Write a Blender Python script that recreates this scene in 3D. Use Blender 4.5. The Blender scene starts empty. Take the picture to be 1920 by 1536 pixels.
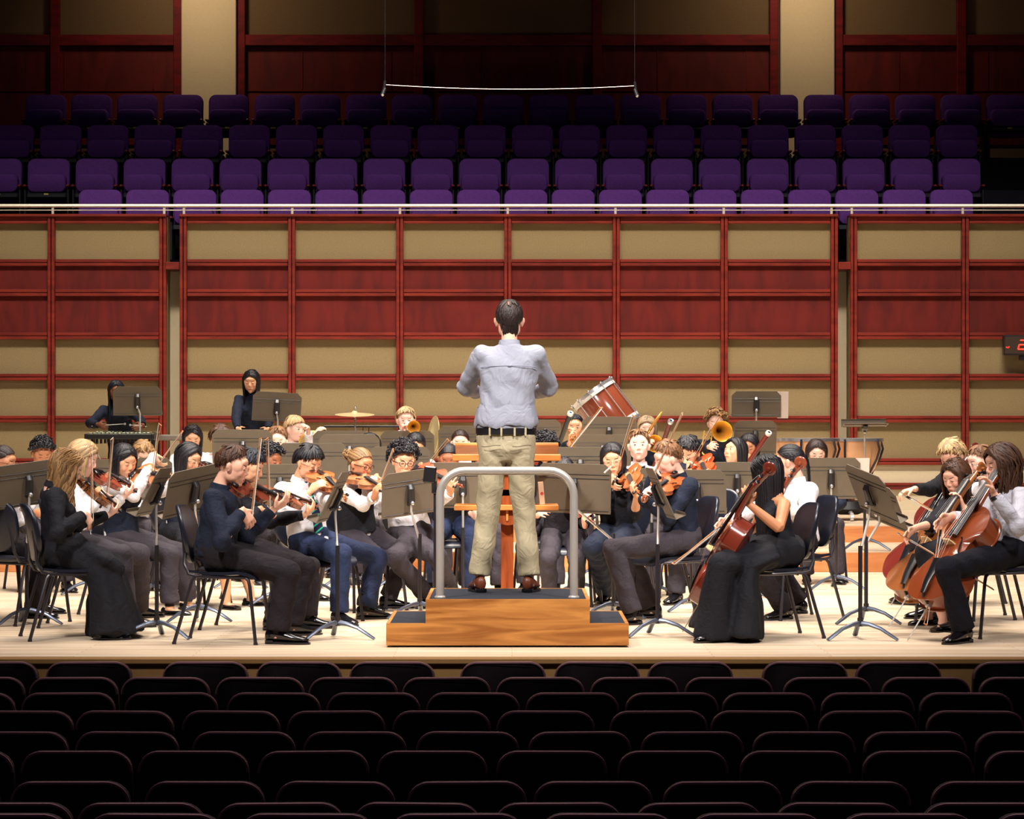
import bpy, math, random
import numpy as np
from mathutils import Matrix, Vector, Quaternion
SC = bpy.context.scene
COL = SC.collection
rnd = random.Random(7)
PI = math.pi
# ------------------------------------------------------------------ camera
F, CX, HY, CH = 5000.0, 960.0, 790.0, 1.397      # focal length in px, centre x, horizon y, camera height above the stage
cd = bpy.data.cameras.new('camera'); cam = bpy.data.objects.new('camera', cd); COL.objects.link(cam)
cam.location = (0, 0, CH); cam.rotation_euler = (PI / 2, 0, 0)
cd.sensor_fit = 'HORIZONTAL'; cd.sensor_width = 36; cd.lens = 36 * F / 1920
cd.shift_y = (HY - 768) / 1920
cd.clip_end = 200
SC.camera = cam
SC.view_settings.view_transform = 'Standard'; SC.view_settings.look = 'None'
SC.view_settings.exposure = 0.0; SC.view_settings.gamma = 1; SC.view_settings.use_curve_mapping = False
SC.cycles.max_bounces = 5; SC.cycles.diffuse_bounces = 2; SC.cycles.glossy_bounces = 2
SC.cycles.transmission_bounces = 3; SC.cycles.transparent_max_bounces = 4
SC.cycles.sample_clamp_indirect = 4
# ------------------------------------------------------------------ world and lights
w = bpy.data.worlds.new('world'); SC.world = w; w.use_nodes = True
w.node_tree.nodes['Background'].inputs[0].default_value = (.36, .28, .50, 1)
w.node_tree.nodes['Background'].inputs[1].default_value = 0.035
def area(name, loc, target, size, power, col, sy=None, spread=180):
    l = bpy.data.lights.new(name, 'AREA'); l.energy = power; l.color = col; l.size = size; l.spread = math.radians(spread)
    if sy: l.shape = 'RECTANGLE'; l.size_y = sy
    o = bpy.data.objects.new(name, l); COL.objects.link(o); o.location = loc
    o.rotation_euler = (Vector(target) - Vector(loc)).to_track_quat('-Z', 'Y').to_euler()
    return o
WARM = (1.0, .90, .80)
area('stage_light', (0, 18.4, 11.5), (0, 20.3, 0), 5, 290, WARM, 1.5, spread=62)
area('stage_light', (0, 22.5, 11.5), (0, 22.0, 0), 8, 430, WARM, 3, spread=66)
area('stage_light', (0, 25.5, 11.5), (0, 27.2, 0), 8, 300, WARM, 2, spread=60)
area('front_spot', (-5, 9.0, 10.0), (0, 20.5, 0.6), 1.0, 150, (1, .95, .92), spread=42)
area('front_spot', (5, 9.0, 10.0), (0, 21.0, 0.6), 1.0, 150, (1, .95, .92), spread=42)
area('wall_fill', (0, 24.5, 10.5), (0, 31, .9), 14, 330, (1, .90, .78), 1.0, spread=50)  # added fill, brightens the panelled back wall; no actual fixture
area('choir_light', (0, 29.0, 10.5), (0, 32.2, 3.9), 12, 5, (.95, .84, 1.0), 1.0, spread=44)
area('seat_edge_fill', (0, 14.5, 9.5), (0, 12.0, 0), 12, 190, (1, .80, .82), 1.5, spread=110)  # unseen fill added over the dark seats so their top edges catch light
area('column_light', (-4.4, 34.2, 8.6), (-4.0, 36, 6.3), .5, 19, (1, .82, .58), spread=110)
area('column_light', (3.6, 34.2, 8.6), (4.0, 36, 6.3), .5, 19, (1, .82, .58), spread=110)
# ------------------------------------------------------------------ helpers
def P(px, py, D):
    return Vector(((px - CX) * D / F, D, CH - (py - HY) * D / F))
def lin(c):
    return tuple(((x / 255) / 12.92 if x / 255 <= .04045 else ((x / 255 + .055) / 1.055) ** 2.4) for x in c)
MATS = {}
def mat(name, rgb, rough=.6, metal=0., spec=.5, noise=None, bump=None, coat=0, wood=None, objcol=False, emit=None, sheen=0, weave=None):
    """rgb in sRGB 0-255; noise=(scale, amount); bump=(scale, strength); wood=(dark rgb, scale vector); weave=folds (scale, strength)"""
    if name in MATS: return MATS[name]
    m = bpy.data.materials.new(name); m.use_nodes = True; nt = m.node_tree; N = nt.nodes; L = nt.links
    b = N['Principled BSDF']; c = lin(rgb)
    b.inputs['Base Color'].default_value = (*c, 1); b.inputs['Roughness'].default_value = rough
    b.inputs['Metallic'].default_value = metal; b.inputs['Specular IOR Level'].default_value = spec
    b.inputs['Coat Weight'].default_value = coat; b.inputs['Coat Roughness'].default_value = .12
    if sheen: b.inputs['Sheen Weight'].default_value = sheen
    tc = N.new('ShaderNodeTexCoord'); src = tc.outputs['Object']
    if wood:
        mp = N.new('ShaderNodeMapping'); mp.inputs['Scale'].default_value = wood[1]; L.new(src, mp.inputs[0])
        n1 = N.new('ShaderNodeTexNoise'); n1.inputs['Scale'].default_value = 1; n1.inputs['Detail'].default_value = 5; n1.inputs['Distortion'].default_value = 1.2
        L.new(mp.outputs[0], n1.inputs[0])
        r = N.new('ShaderNodeValToRGB'); r.color_ramp.elements[0].position = .36; r.color_ramp.elements[1].position = .62
        r.color_ramp.elements[0].color = (*lin(wood[0]), 1); r.color_ramp.elements[1].color = (*c, 1)
        L.new(n1.outputs[0], r.inputs[0]); out = r.outputs[0]
        L.new(out, b.inputs['Base Color'])
    elif noise:
        n1 = N.new('ShaderNodeTexNoise'); n1.inputs['Scale'].default_value = noise[0]; n1.inputs['Detail'].default_value = 4
        L.new(src, n1.inputs[0])
        mx = N.new('ShaderNodeMix'); mx.data_type = 'RGBA'; k = noise[1]
        mx.inputs[6].default_value = (*[x * (1 - k) for x in c], 1); mx.inputs[7].default_value = (*[min(1, x * (1 + k)) for x in c], 1)
        L.new(n1.outputs[0], mx.inputs[0]); out = mx.outputs[2]; L.new(out, b.inputs['Base Color'])
    else: out = None
    if objcol:
        oi = N.new('ShaderNodeObjectInfo'); mu = N.new('ShaderNodeMix'); mu.data_type = 'RGBA'; mu.blend_type = 'MULTIPLY'; mu.inputs[0].default_value = 1
        if out: L.new(out, mu.inputs[6])
        else: mu.inputs[6].default_value = (*c, 1)
        L.new(oi.outputs['Color'], mu.inputs[7]); L.new(mu.outputs[2], b.inputs['Base Color'])
    if bump or weave:
        sc, st = bump or weave
        n2 = N.new('ShaderNodeTexNoise'); n2.inputs['Scale'].default_value = sc; n2.inputs['Detail'].default_value = 3 if bump else 2
        if weave: n2.inputs['Distortion'].default_value = 1.6
        L.new(src, n2.inputs[0]); bp = N.new('ShaderNodeBump'); bp.inputs['Strength'].default_value = st; bp.inputs['Distance'].default_value = .02
        L.new(n2.outputs[0], bp.inputs['Height']); L.new(bp.outputs[0], b.inputs['Normal'])
    if emit:
        b.inputs['Emission Color'].default_value = (*lin(emit[0]), 1); b.inputs['Emission Strength'].default_value = emit[1]
    MATS[name] = m
    return m
V3 = lambda *a: np.array(a if len(a) > 1 else a[0], float)
def unit(v):
    v = np.asarray(v, float); n = np.linalg.norm(v); return v / n if n > 1e-9 else v
class G:
    """collects geometry for one mesh"""
    def __init__(s): s.v = []; s.f = []; s.n = 0; s.M = None
    def add(s, V, Fc):
        V = np.asarray(V, float)
        if s.M is not None: V = V @ s.M[:3, :3].T + s.M[:3, 3]
        s.v.append(V); n = s.n; s.f.extend(tuple(i + n for i in f) for f in Fc); s.n += len(V)
    def box(s, c, d, b=0.0, R=None):
        """centre, full size, chamfer, 3x3 rotation"""
        hx, hy, hz = [x / 2 for x in d]; b = min(b, hx * .9, hy * .9, hz * .9)
        Vv = []; Fc = []
        if b <= 0:
            Vv = [(x * hx, y * hy, z * hz) for x in (-1, 1) for y in (-1, 1) for z in (-1, 1)]
            Fc = [(0, 1, 3, 2), (4, 6, 7, 5), (0, 4, 5, 1), (2, 3, 7, 6), (0, 2, 6, 4), (1, 5, 7, 3)]
        else:
            idx = {}
            for x in (-1, 1):
                for y in (-1, 1):
                    for z in (-1, 1):
                        for a in range(3):
                            p = [x * hx, y * hy, z * hz]
                            for q in range(3):
                                if q != a: p[q] -= (x, y, z)[q] * b
                            idx[(x, y, z, a)] = len(Vv); Vv.append(p)
            for a in range(3):
                u, w_ = [(1, 2), (2, 0), (0, 1)][a]
                for sg in (-1, 1):
                    q = []
                    for (i, j) in ((-1, -1), (1, -1), (1, 1), (-1, 1)):
                        k = [0, 0, 0]; k[a] = sg; k[u] = i; k[w_] = j; q.append(idx[(*k, a)])
                    Fc.append(tuple(q if sg > 0 else q[::-1]))
                for i in (-1, 1):
                    for j in (-1, 1):
                        k1 = [0, 0, 0]; k1[u] = i; k1[w_] = j
                        e = []
                        for sa in (-1, 1):
                            k = list(k1); k[a] = sa; e.append((idx[(*k, u)], idx[(*k, w_)]))
                        q = (e[0][0], e[1][0], e[1][1], e[0][1])
                        Fc.append(q if i * j > 0 else q[::-1])
            for x in (-1, 1):
                for y in (-1, 1):
                    for z in (-1, 1):
                        q = tuple(idx[(x, y, z, a)] for a in range(3)); Fc.append(q if x * y * z > 0 else q[::-1])
        Vv = np.array(Vv, float)
        if R is not None: Vv = Vv @ np.array(R).T
        s.add(Vv + np.array(c, float), Fc)
    def ell(s, c, r, n=12, m=8, R=None):
        th = np.linspace(0, PI, m + 1)[1:-1]; ph = np.linspace(0, 2 * PI, n, endpoint=False)
        V = [(0, 0, 1)] + [(math.sin(t) * math.cos(p), math.sin(t) * math.sin(p), math.cos(t)) for t in th for p in ph] + [(0, 0, -1)]
        V = np.array(V) * (np.array(r, float) if np.ndim(r) else r)
        if R is not None: V = V @ np.array(R).T
        Fc = [(0, 1 + i, 1 + (i + 1) % n) for i in range(n)]
        for j in range(len(th) - 1):
            a = 1 + j * n; Fc += [(a + i, a + n + i, a + n + (i + 1) % n, a + (i + 1) % n) for i in range(n)]
        a = 1 + (len(th) - 1) * n; e = len(V) - 1; Fc += [(a + i, e, a + (i + 1) % n) for i in range(n)]
        s.add(V + np.array(c, float), Fc)
    def loft(s, rings, caps=True, close=False):
        n = len(rings[0]); V = np.concatenate([np.asarray(r, float) for r in rings]); Fc = []
        K = len(rings)
        for j in range(K if close else K - 1):
            a = j * n; b = ((j + 1) % K) * n
            Fc += [(a + i, a + (i + 1) % n, b + (i + 1) % n, b + i) for i in range(n)]
        if caps and not close: Fc += [tuple(range(n))[::-1], tuple(range((K - 1) * n, K * n))]
        s.add(V, Fc)
    def tube(s, path, r, n=8, up=None, caps=True, close=False, rot=0):
        """r: number, list, or list of (r_side, r_up)"""
        p = np.array([tuple(q) for q in path], float); K = len(p)
        if np.ndim(r) == 0: r = [r] * K
        T = np.zeros_like(p)
        T[1:-1] = p[2:] - p[:-2]; T[0] = p[1] - p[0]; T[-1] = p[-1] - p[-2]
        if close: T[0] = p[1] - p[-1]; T[-1] = p[0] - p[-2]
        T = np.array([unit(t) for t in T])
        if up is None:
            u = np.cross(T[0], (0, 0, 1)); u = np.cross(T[0], (1, 0, 0)) if np.linalg.norm(u) < .1 else u
            u = unit(np.cross(u, T[0]))
        else: u = np.array(up, float)
        a = np.linspace(0, 2 * PI, n, endpoint=False) + rot; ca, sa = np.cos(a)[:, None], np.sin(a)[:, None]
        rings = []
        for i in range(K):
            side = unit(np.cross(T[i], u)); uu = unit(np.cross(side, T[i]))
            if up is None: u = uu
            rx, ry = r[i] if np.ndim(r[i]) else (r[i], r[i])
            rings.append(p[i] + ca * side * rx + sa * uu * ry)
        s.loft(rings, caps, close)
    def lathe(s, prof, n=24, M=None, caps=False):
        """prof: (r, z) list about local z, M 4x4 numpy"""
        a = np.linspace(0, 2 * PI, n, endpoint=False); rings = []
        for (r, z) in prof:
            R = np.stack([np.cos(a) * r, np.sin(a) * r, np.full(n, z)], 1)
            if M is not None: R = R @ M[:3, :3].T + M[:3, 3]
            rings.append(R)
        s.loft(rings, caps)
    def prism(s, pts, z0, z1, inset=0.0, fn=None):
        """outline in local xy from z0 to z1; fn maps (n,3) points"""
        pts = np.array(pts, float); c = pts.mean(0); rings = []
        lv = [(1 - inset, z0), (1, z0 + abs(z1 - z0) * .25 * (1 if inset else 0)), (1, z1 - abs(z1 - z0) * .25 * (1 if inset else 0)), (1 - inset, z1)] if inset else [(1, z0), (1, z1)]
        for k, z in lv:
            q = c + (pts - c) * k; R = np.column_stack([q, np.full(len(q), z)])
            rings.append(fn(R) if fn else R)
        s.loft(rings)
def frame(o, x, y, z):
    M = np.eye(4); M[:3, 0] = x; M[:3, 1] = y; M[:3, 2] = z; M[:3, 3] = o; return M
def dirframe(o, z, up=(0, 0, 1)):
    z = unit(z); x = np.cross(up, z)
    if np.linalg.norm(x) < .05: x = np.cross((0, 1, 0), z)
    x = unit(x); return frame(o, x, np.cross(z, x), z)
def mesh_of(name, g, m, smooth=35, off=None):
    me = bpy.data.meshes.new(name)
    V = np.concatenate(g.v)
    if off is not None: V = V - np.array(off, float)
    me.from_pydata(V.tolist(), [], g.f)
    if smooth:
        me.polygons.foreach_set('use_smooth', [True] * len(me.polygons))
        if smooth < 180: me.set_sharp_from_angle(angle=math.radians(smooth))
    if m: me.materials.append(m)
    me.update()
    return me
def obj(name, me, parent=None, kind=None):
    o = bpy.data.objects.new(name, me); COL.objects.link(o)
    if parent: o.parent = parent
    if kind: o['kind'] = kind
    return o
def tag(o, label=None, cat=None, group=None, kind=None):
    if label: o['label'] = label
    if cat: o['category'] = cat
    if group: o['group'] = group
    if kind: o['kind'] = kind
    return o
def empty(name, loc, label=None, cat=None, group=None, M=None):
    o = bpy.data.objects.new(name, None); COL.objects.link(o); o.empty_display_size = .1
    if M is not None: o.matrix_world = Matrix(M.tolist() if hasattr(M, 'tolist') else M)
    else: o.location = loc
    return tag(o, label, cat, group)
def part(name, g, m, parent, smooth=35, label=None):
    off = parent.location if parent is not None and not parent.get('_local') else None
    o = obj(name, mesh_of(name, g, m, smooth, off), parent)
    if label: o['label'] = label
    return o
KITS = {}
def kit(key, parts):
    """parts: list of (name, G, material, smooth, parent index or None, label)"""
    KITS[key] = [(p[0], mesh_of(p[0], p[1], p[2], p[3] if len(p) > 3 else 35), p[4] if len(p) > 4 else None, p[5] if len(p) > 5 else None) for p in parts]
def spawn(key, name, M, label=None, cat=None, group=None, color=None, skip=()):
    r = empty(name, None, label, cat, group, M); made = []
    for (pn, me, par, lb) in KITS[key]:
        if pn in skip: made.append(None); continue
        o = bpy.data.objects.new(pn, me); COL.objects.link(o); o.parent = r if par is None else made[par]
        if color: o.color = (*color, 1)
        if lb: o['label'] = lb
        made.append(o)
    return r
def yawM(loc, a, s=1.0):
    """a: facing angle, 0 looks to the camera, 90 looks along +X; local +Y is forward"""
    return Matrix.Translation(Vector(loc)) @ Matrix.Rotation(PI + math.radians(a), 4, 'Z') @ Matrix.Scale(s, 4)
ORD = 'first second third fourth fifth sixth seventh eighth ninth tenth eleventh twelfth thirteenth fourteenth fifteenth sixteenth seventeenth eighteenth nineteenth twentieth twenty-first twenty-second twenty-third'.split()
# ------------------------------------------------------------------ materials
BLACK_METAL = mat('black_metal', (30, 28, 30), .35, .0, .6)
DARK_METAL = mat('dark_metal', (62, 58, 62), .35, .6)
BASE_METAL = mat('stand_base_metal', (95, 102, 118), .35, .7)
STEEL = mat('brushed_steel', (215, 208, 198), .3, .5)
CHROME = mat('chrome', (210, 210, 215), .25, .8)
PLASTIC = mat('black_plastic', (22, 25, 38), .35, 0, .6)
DESK = mat('stand_desk_paint', (104, 92, 76), .5, 0, .4, noise=(14, .12))
RED_WOOD = mat('cherry_frame_wood', (128, 38, 24), .45, 0, .4, wood=((100, 25, 16), (1.5, 1.5, 9)))
RED_PANEL = mat('cherry_panel_wood', (104, 22, 14), .6, 0, .3, wood=((84, 14, 9), (5, 5, 1.2)))
FABRIC = mat('beige_wall_fabric', (142, 124, 90), .95, 0, .1, noise=(60, .2), bump=(150, .25))
PLASTER = mat('cream_plaster', (205, 190, 160), .9, 0, .1, noise=(30, .06))
BRASS = mat('polished_brass', (250, 195, 85), .3, .72)
WHITE = mat('white_paint', (230, 225, 215), .5)
PAPER = mat('sheet_music_paper', (225, 205, 190), .8)
OAK = mat('podium_oak', (205, 140, 70), .5, 0, .4, wood=((150, 90, 35), (1.3, 1.3, 14)))
CARPET = mat('charcoal_carpet', (52, 55, 62), .95, 0, .1, noise=(180, .45), bump=(220, .5))
DARKWOOD = mat('lectern_wood', (170, 82, 32), .45, 0, .4, wood=((120, 50, 18), (10, 10, 1.6)))
ORANGEWOOD = mat('lectern_desk_wood', (225, 145, 70), .45, 0, .4, wood=((190, 112, 48), (1.5, 6, 6)))
# ------------------------------------------------------------------ the setting
def struct(name, g, m, smooth=0, parent=None):
    return obj(name, mesh_of(name, g, m, smooth), parent, None if parent else 'structure')
def floor_mat():
    m = bpy.data.materials.new('maple_stage_boards'); m.use_nodes = True; nt = m.node_tree; N = nt.nodes; L = nt.links; b = N['Principled BSDF']
    tc = N.new('ShaderNodeTexCoord'); mp = N.new('ShaderNodeMapping'); L.new(tc.outputs['Object'], mp.inputs[0])
    br = N.new('ShaderNodeTexBrick'); br.inputs['Scale'].default_value = 1; br.inputs['Brick Width'].default_value = 1.9; br.inputs['Row Height'].default_value = .083
    br.inputs['Mortar Size'].default_value = .0018; br.inputs['Color1'].default_value = (*lin((232, 214, 188)), 1); br.inputs['Color2'].default_value = (*lin((216, 192, 160)), 1)
    br.inputs['Mortar'].default_value = (*lin((165, 138, 105)), 1); br.offset = .37; L.new(mp.outputs[0], br.inputs[0])
    n = N.new('ShaderNodeTexNoise'); n.inputs['Scale'].default_value = 1; mp2 = N.new('ShaderNodeMapping'); mp2.inputs['Scale'].default_value = (1.2, 9, 1)
    L.new(tc.outputs['Object'], mp2.inputs[0]); L.new(mp2.outputs[0], n.inputs[0]); n.inputs['Detail'].default_value = 5
    mx = N.new('ShaderNodeMix'); mx.data_type = 'RGBA'; mx.blend_type = 'MULTIPLY'; mx.inputs[0].default_value = .55
    r = N.new('ShaderNodeValToRGB'); r.color_ramp.elements[0].color = (.66, .62, .58, 1); r.color_ramp.elements[0].position = .3; r.color_ramp.elements[1].position = .65
    L.new(n.outputs[0], r.inputs[0]); L.new(br.outputs[0], mx.inputs[6]); L.new(r.outputs[0], mx.inputs[7]); L.new(mx.outputs[2], b.inputs['Base Color'])
    b.inputs['Roughness'].default_value = .42; b.inputs['Specular IOR Level'].default_value = .35
    return m
FLOORM = floor_mat()
g = G(); g.box((0, (15.82 + 31.2) / 2, -.15), (26, 31.2 - 15.82, .3)); struct('floor', g, FLOORM)
RISER_FACE = mat('riser_face_wood', (225, 150, 92), .5, 0, .4, wood=((205, 125, 70), (1.2, 3, 10)))
TAN = mat('tan_stage_front', (150, 112, 66), .7, 0, .2, noise=(25, .1))
g = G(); g.box((0, 15.795, -.50), (26, .04, .94)); g.box((0, 15.785, -.022), (26, .07, .040), .008); struct('trim_1', g, TAN)
DARKFLOOR = mat('dark_hall_floor', (24, 18, 26), .8)
g = G(); g.box((0, 9, -1.0), (26, 16, .1)); struct('floor_hall', g, DARKFLOOR)
# orchestra risers: two steps across the stage
def riser(y0, y1, z0, z1):
    g = G(); g.box((0, (y0 + y1) / 2, (z0 + z1) / 2), (24, y1 - y0, z1 - z0)); o = struct('floor_riser', g, FLOORM)
    f = G(); f.box((0, y0 - .006, (z0 + z1) / 2 - .004), (24, .02, z1 - z0 - .012)); obj('riser_face', mesh_of('riser_face', f, RISER_FACE, 0), o)
riser(24.7, 26.6, 0.0, .188); riser(26.6, 31.2, 0.0, .358)
DW = 31.0; SW = F / DW
wx = lambda px: (px - CX) / SW
wz = lambda py: CH - (py - HY) / SW
def wall_section(name, xs, rows, n0):
    """xs: vertical member centres (px); rows: horizontal member centres (py), top to bottom"""
    X0, X1 = wx(xs[0] - 7), wx(xs[-1] + 7); zt = wz(407)
    g = G(); g.box(((X0 + X1) / 2, DW + .12, zt / 2), (X1 - X0, .24, zt)); o = struct(name, g, FABRIC)
    g = G(); a, b = wz(493), wz(630); g.box(((X0 + X1) / 2, DW - .012, (a + b) / 2), (X1 - X0 - .02, .03, a - b))
    obj('wood_panel', mesh_of('wood_panel', g, RED_PANEL, 0), o)
    g = G()
    for x in xs:                                           # each upright is a pair of battens with a groove between
        for s in (-1, 1): g.box((wx(x) + s * .0225, DW - .045, (zt + .36) / 2), (.036, .09, zt - .36), .004)
    for yy in rows:
        for k in range(len(xs) - 1):
            xa, xb = wx(xs[k]) + .045, wx(xs[k + 1]) - .045
            for s in (-1, 1): g.box(((xa + xb) / 2, DW - .04, wz(yy) + s * .0215), (xb - xa - .002, .072, .035), .004)
    g.box(((X0 + X1) / 2, DW + .05, zt + .012), (X1 - X0, .34, .03), .006)
    t = struct('trim_%d' % n0, g, RED_WOOD)
    g = G(); g.box(((X0 + X1) / 2, DW - .012, (wz(871) + .358) / 2), (X1 - X0 - .02, .026, wz(871) - .358)); obj('plinth', mesh_of('plinth', g, PLASTER, 0), o)
ROWS = [414, 493, 549.5, 630.5, 707.5, 786, 865.5, 911.5]
wall_section('wall_back_west', [-310, -106, 98, 307], ROWS, 2)
wall_section('wall_back', [345, 548, 750, 952, 1155, 1357, 1563], ROWS, 3)
wall_section('wall_back_east', [1599, 1808, 2012, 2216], ROWS, 4)
for i, (a, b) in enumerate(((314, 338), (1570, 1592))):      # recessed bays with an aisle end above
    g = G(); g.box(((wx(a) + wx(b)) / 2, DW + .3, wz(507) / 2), (wx(b) - wx(a) + .3, .1, wz(507))); struct('wall_recess_%d' % (i + 1), g, PLASTER)
    g = G(); g.box(((wx(a) + wx(b)) / 2, DW + .1, wz(499.5)), (wx(b) - wx(a) + .01, .5, .085), .006); struct('trim_%d' % (5 + i), g, RED_WOOD)
# choir tiers
DARK = mat('dark_tier_carpet', (14, 12, 26), .9)
CH_D = [32.0, 32.85, 33.7, 34.55]; CH_TOP = [356, 298, 235, 178]
CH_Z = [CH - (t - HY) * d / F for t, d in zip(CH_TOP, CH_D)]
for i in range(4):
    z = CH_Z[i] - .86; g = G(); y0 = CH_D[i] - .45; g.box((0, y0 + .45, z - .5), (24, .90 if i else .8, 1.0)); struct('floor_tier_%d' % (i + 1), g, DARK)
DU = 36.0; SU = F / DU
ux = lambda px: (px - CX) / SU
uz = lambda py: CH - (py - HY) / SU
UPF = mat('upper_wall_fabric', (112, 88, 62), .95, 0, .1, noise=(50, .2))
g = G(); g.box((0, DU + .15, 5.2), (24, .3, 8.4)); struct('wall_choir', g, UPF)
g = G()
secs = [(-160, 335), (452, 1452), (1570, 2100)]
for a, b in secs: g.box(((ux(a) + ux(b)) / 2, DU - .01, uz(180)), (ux(b) - ux(a), .03, uz(88) - uz(272)))
struct('trim_7', g, RED_PANEL)
g = G()
for v in (-140, 105, 335, 453, 786, 1119, 1450, 1571, 1801, 2040): g.box((ux(v), DU - .06, 5.6), (.125 if v not in (335, 453, 1450, 1571) else .115, .1, 7.4), .008)
for a, b in secs:
    g.box(((ux(a) + ux(b)) / 2, DU - .05, uz(77)), (ux(b) - ux(a), .085, .15), .008)
    for v in np.arange(a + 115, b, 166.5): g.box((ux(v), DU - .027, uz(130)), (.012, .012, uz(92) - uz(168)))
    g.box(((ux(a) + ux(b)) / 2, DU - .03, uz(171)), (ux(b) - ux(a), .02, .012))
struct('trim_8', g, mat('dark_cherry_upper_frame', (120, 20, 18), .5, 0, .3, wood=((90, 12, 12), (2, 2, 8))))
for i, (a, b) in enumerate(((343, 445), (1461, 1562))):
    g = G(); g.box(((ux(a) + ux(b)) / 2, DU - .09, 5.6), (ux(b) - ux(a), .16, 7.4), .01); struct('wall_pilaster_%d' % (i + 1), g, mat('pilaster_plaster', (225, 200, 160), .9, 0, .1, noise=(50, .08)))
# balcony rail
def rail():
    r = empty('handrail', (0, DW - .02, wz(407)), 'long thin white metal rail along the top of the red panelled wall', 'railing')
    g = G(); z = wz(386); g.tube([(-7, DW, z), (7, DW, z)], .022, 10); g.tube([(-7, DW + .01, z - .05), (7, DW + .01, z - .05)], .006, 6); part('top_rail', g, RAILM, r)
    for px in (-106, 99, 308, 345, 548, 750, 952, 1154, 1357, 1559, 1597, 1805, 2010):
        g = G(); g.box((wx(px), DW + .0, (z + wz(407) + .03) / 2), (.028, .012, z - wz(407) - .03), .002); part('post', g, RAILM, r)
RAILM = mat('white_rail_metal', (225, 215, 195), .35, .2)
rail()
# choir seats
PURPLE = mat('purple_seat_fabric', (96, 56, 132), .9, 0, .1, noise=(40, .25), bump=(90, .3))
SEATDARK = mat('seat_dark_shell', (18, 22, 30), .5)
ARMRED = mat('seat_arm_wood', (120, 36, 22), .45)
GOLD = mat('number_plate_gold', (220, 200, 110), .4, .3)
def rrect(w, h, r, n=5, tl=None):
    pts = []
    for cx, cy, a0, rr in ((w / 2, h / 2, 0, r), (-w / 2, h / 2, 90, r), (-w / 2, -h / 2, 180, tl if tl is not None else r), (w / 2, -h / 2, 270, tl if tl is not None else r)):
        for k in range(n + 1):
            a = math.radians(a0 + 90 * k / n); sx = 1 if cx > 0 else -1; sy = 1 if cy > 0 else -1
            pts.append((cx - sx * rr + rr * math.cos(a), cy - sy * rr + rr * math.sin(a)))
    return pts
def slab(g, w, h, t, r, c, tilt=0, bulge=0., puff=.12, tl=None, n=5):
    """rounded-rectangle pad standing in xz, thickness along y; tilt about x (rad)"""
    pts = np.array(rrect(w, h, r, n, tl)); rings = []
    for k, yy in ((1 - puff * 1.6, -t / 2 - bulge), (1 - puff * .6, -t / 2 - bulge * .6), (1, -t / 2 + t * .25), (1, t / 2 - t * .2), (1 - puff * .5, t / 2)):
        q = pts * k; R = np.column_stack([q[:, 0], np.full(len(q), yy), q[:, 1]])
        ct, st = math.cos(tilt), math.sin(tilt)
        R = np.column_stack([R[:, 0], R[:, 1] * ct - R[:, 2] * st, R[:, 1] * st + R[:, 2] * ct]) + np.array(c)
        rings.append(R)
    g.loft(rings)
def choir_kit():
    b = G(); slab(b, .52, .56, .09, .09, (0, 0, -.28), -.1, .015, .03)
    s = G(); slab(s, .47, .22, .12, .07, (0, -.12, -.31), .12, .02, .06)
    s2 = G(); slab(s2, .47, .10, .10, .04, (0, -.14, -.37), .05, .01, .05)
    fr = G(); fr.box((0, -.10, -.47), (.50, .2, .07), .02)
    for sx in (-1, 1): fr.box((sx * .264, -.05, -.62), (.03, .28, .48), .01)
    a = []
    for sx in (-1, 1):
        q = G(); q.box((sx * .262, -.1, -.35), (.04, .28, .03), .01); a.append(q)
    pl = G(); pl.box((0, -.207, -.452), (.055, .004, .018), .001)
    kit('choir_seat', [('backrest', b, PURPLE, 60), ('seat_cushion', s, PURPLE, 60), ('frame', fr, SEATDARK), ('armrest', a[0], ARMRED), ('armrest', a[1], ARMRED), ('number_plate', pl, GOLD, 30, 2)])
choir_kit()
CROWS = [(188.5, 88.6, 0, 19, 'front choir row'), (92, 89.8, -1, 21, 'second choir row'), (114, 88.4, -1, 21, 'third choir row'), (86, 85.8, 0, 22, 'top choir row')]
for i, (x0, pitch, a, n, nm) in enumerate(CROWS):
    for k in range(n):
        px = x0 + pitch * (a + k)
        spawn('choir_seat', 'folding_seat', Matrix.Translation((*P(px, 0, CH_D[i]).xy, CH_Z[i])), 'purple folding seat, %s from the marimba side in the %s' % (ORD[k], nm), 'seat', 'purple folding seats in the choir tiers')
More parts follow.
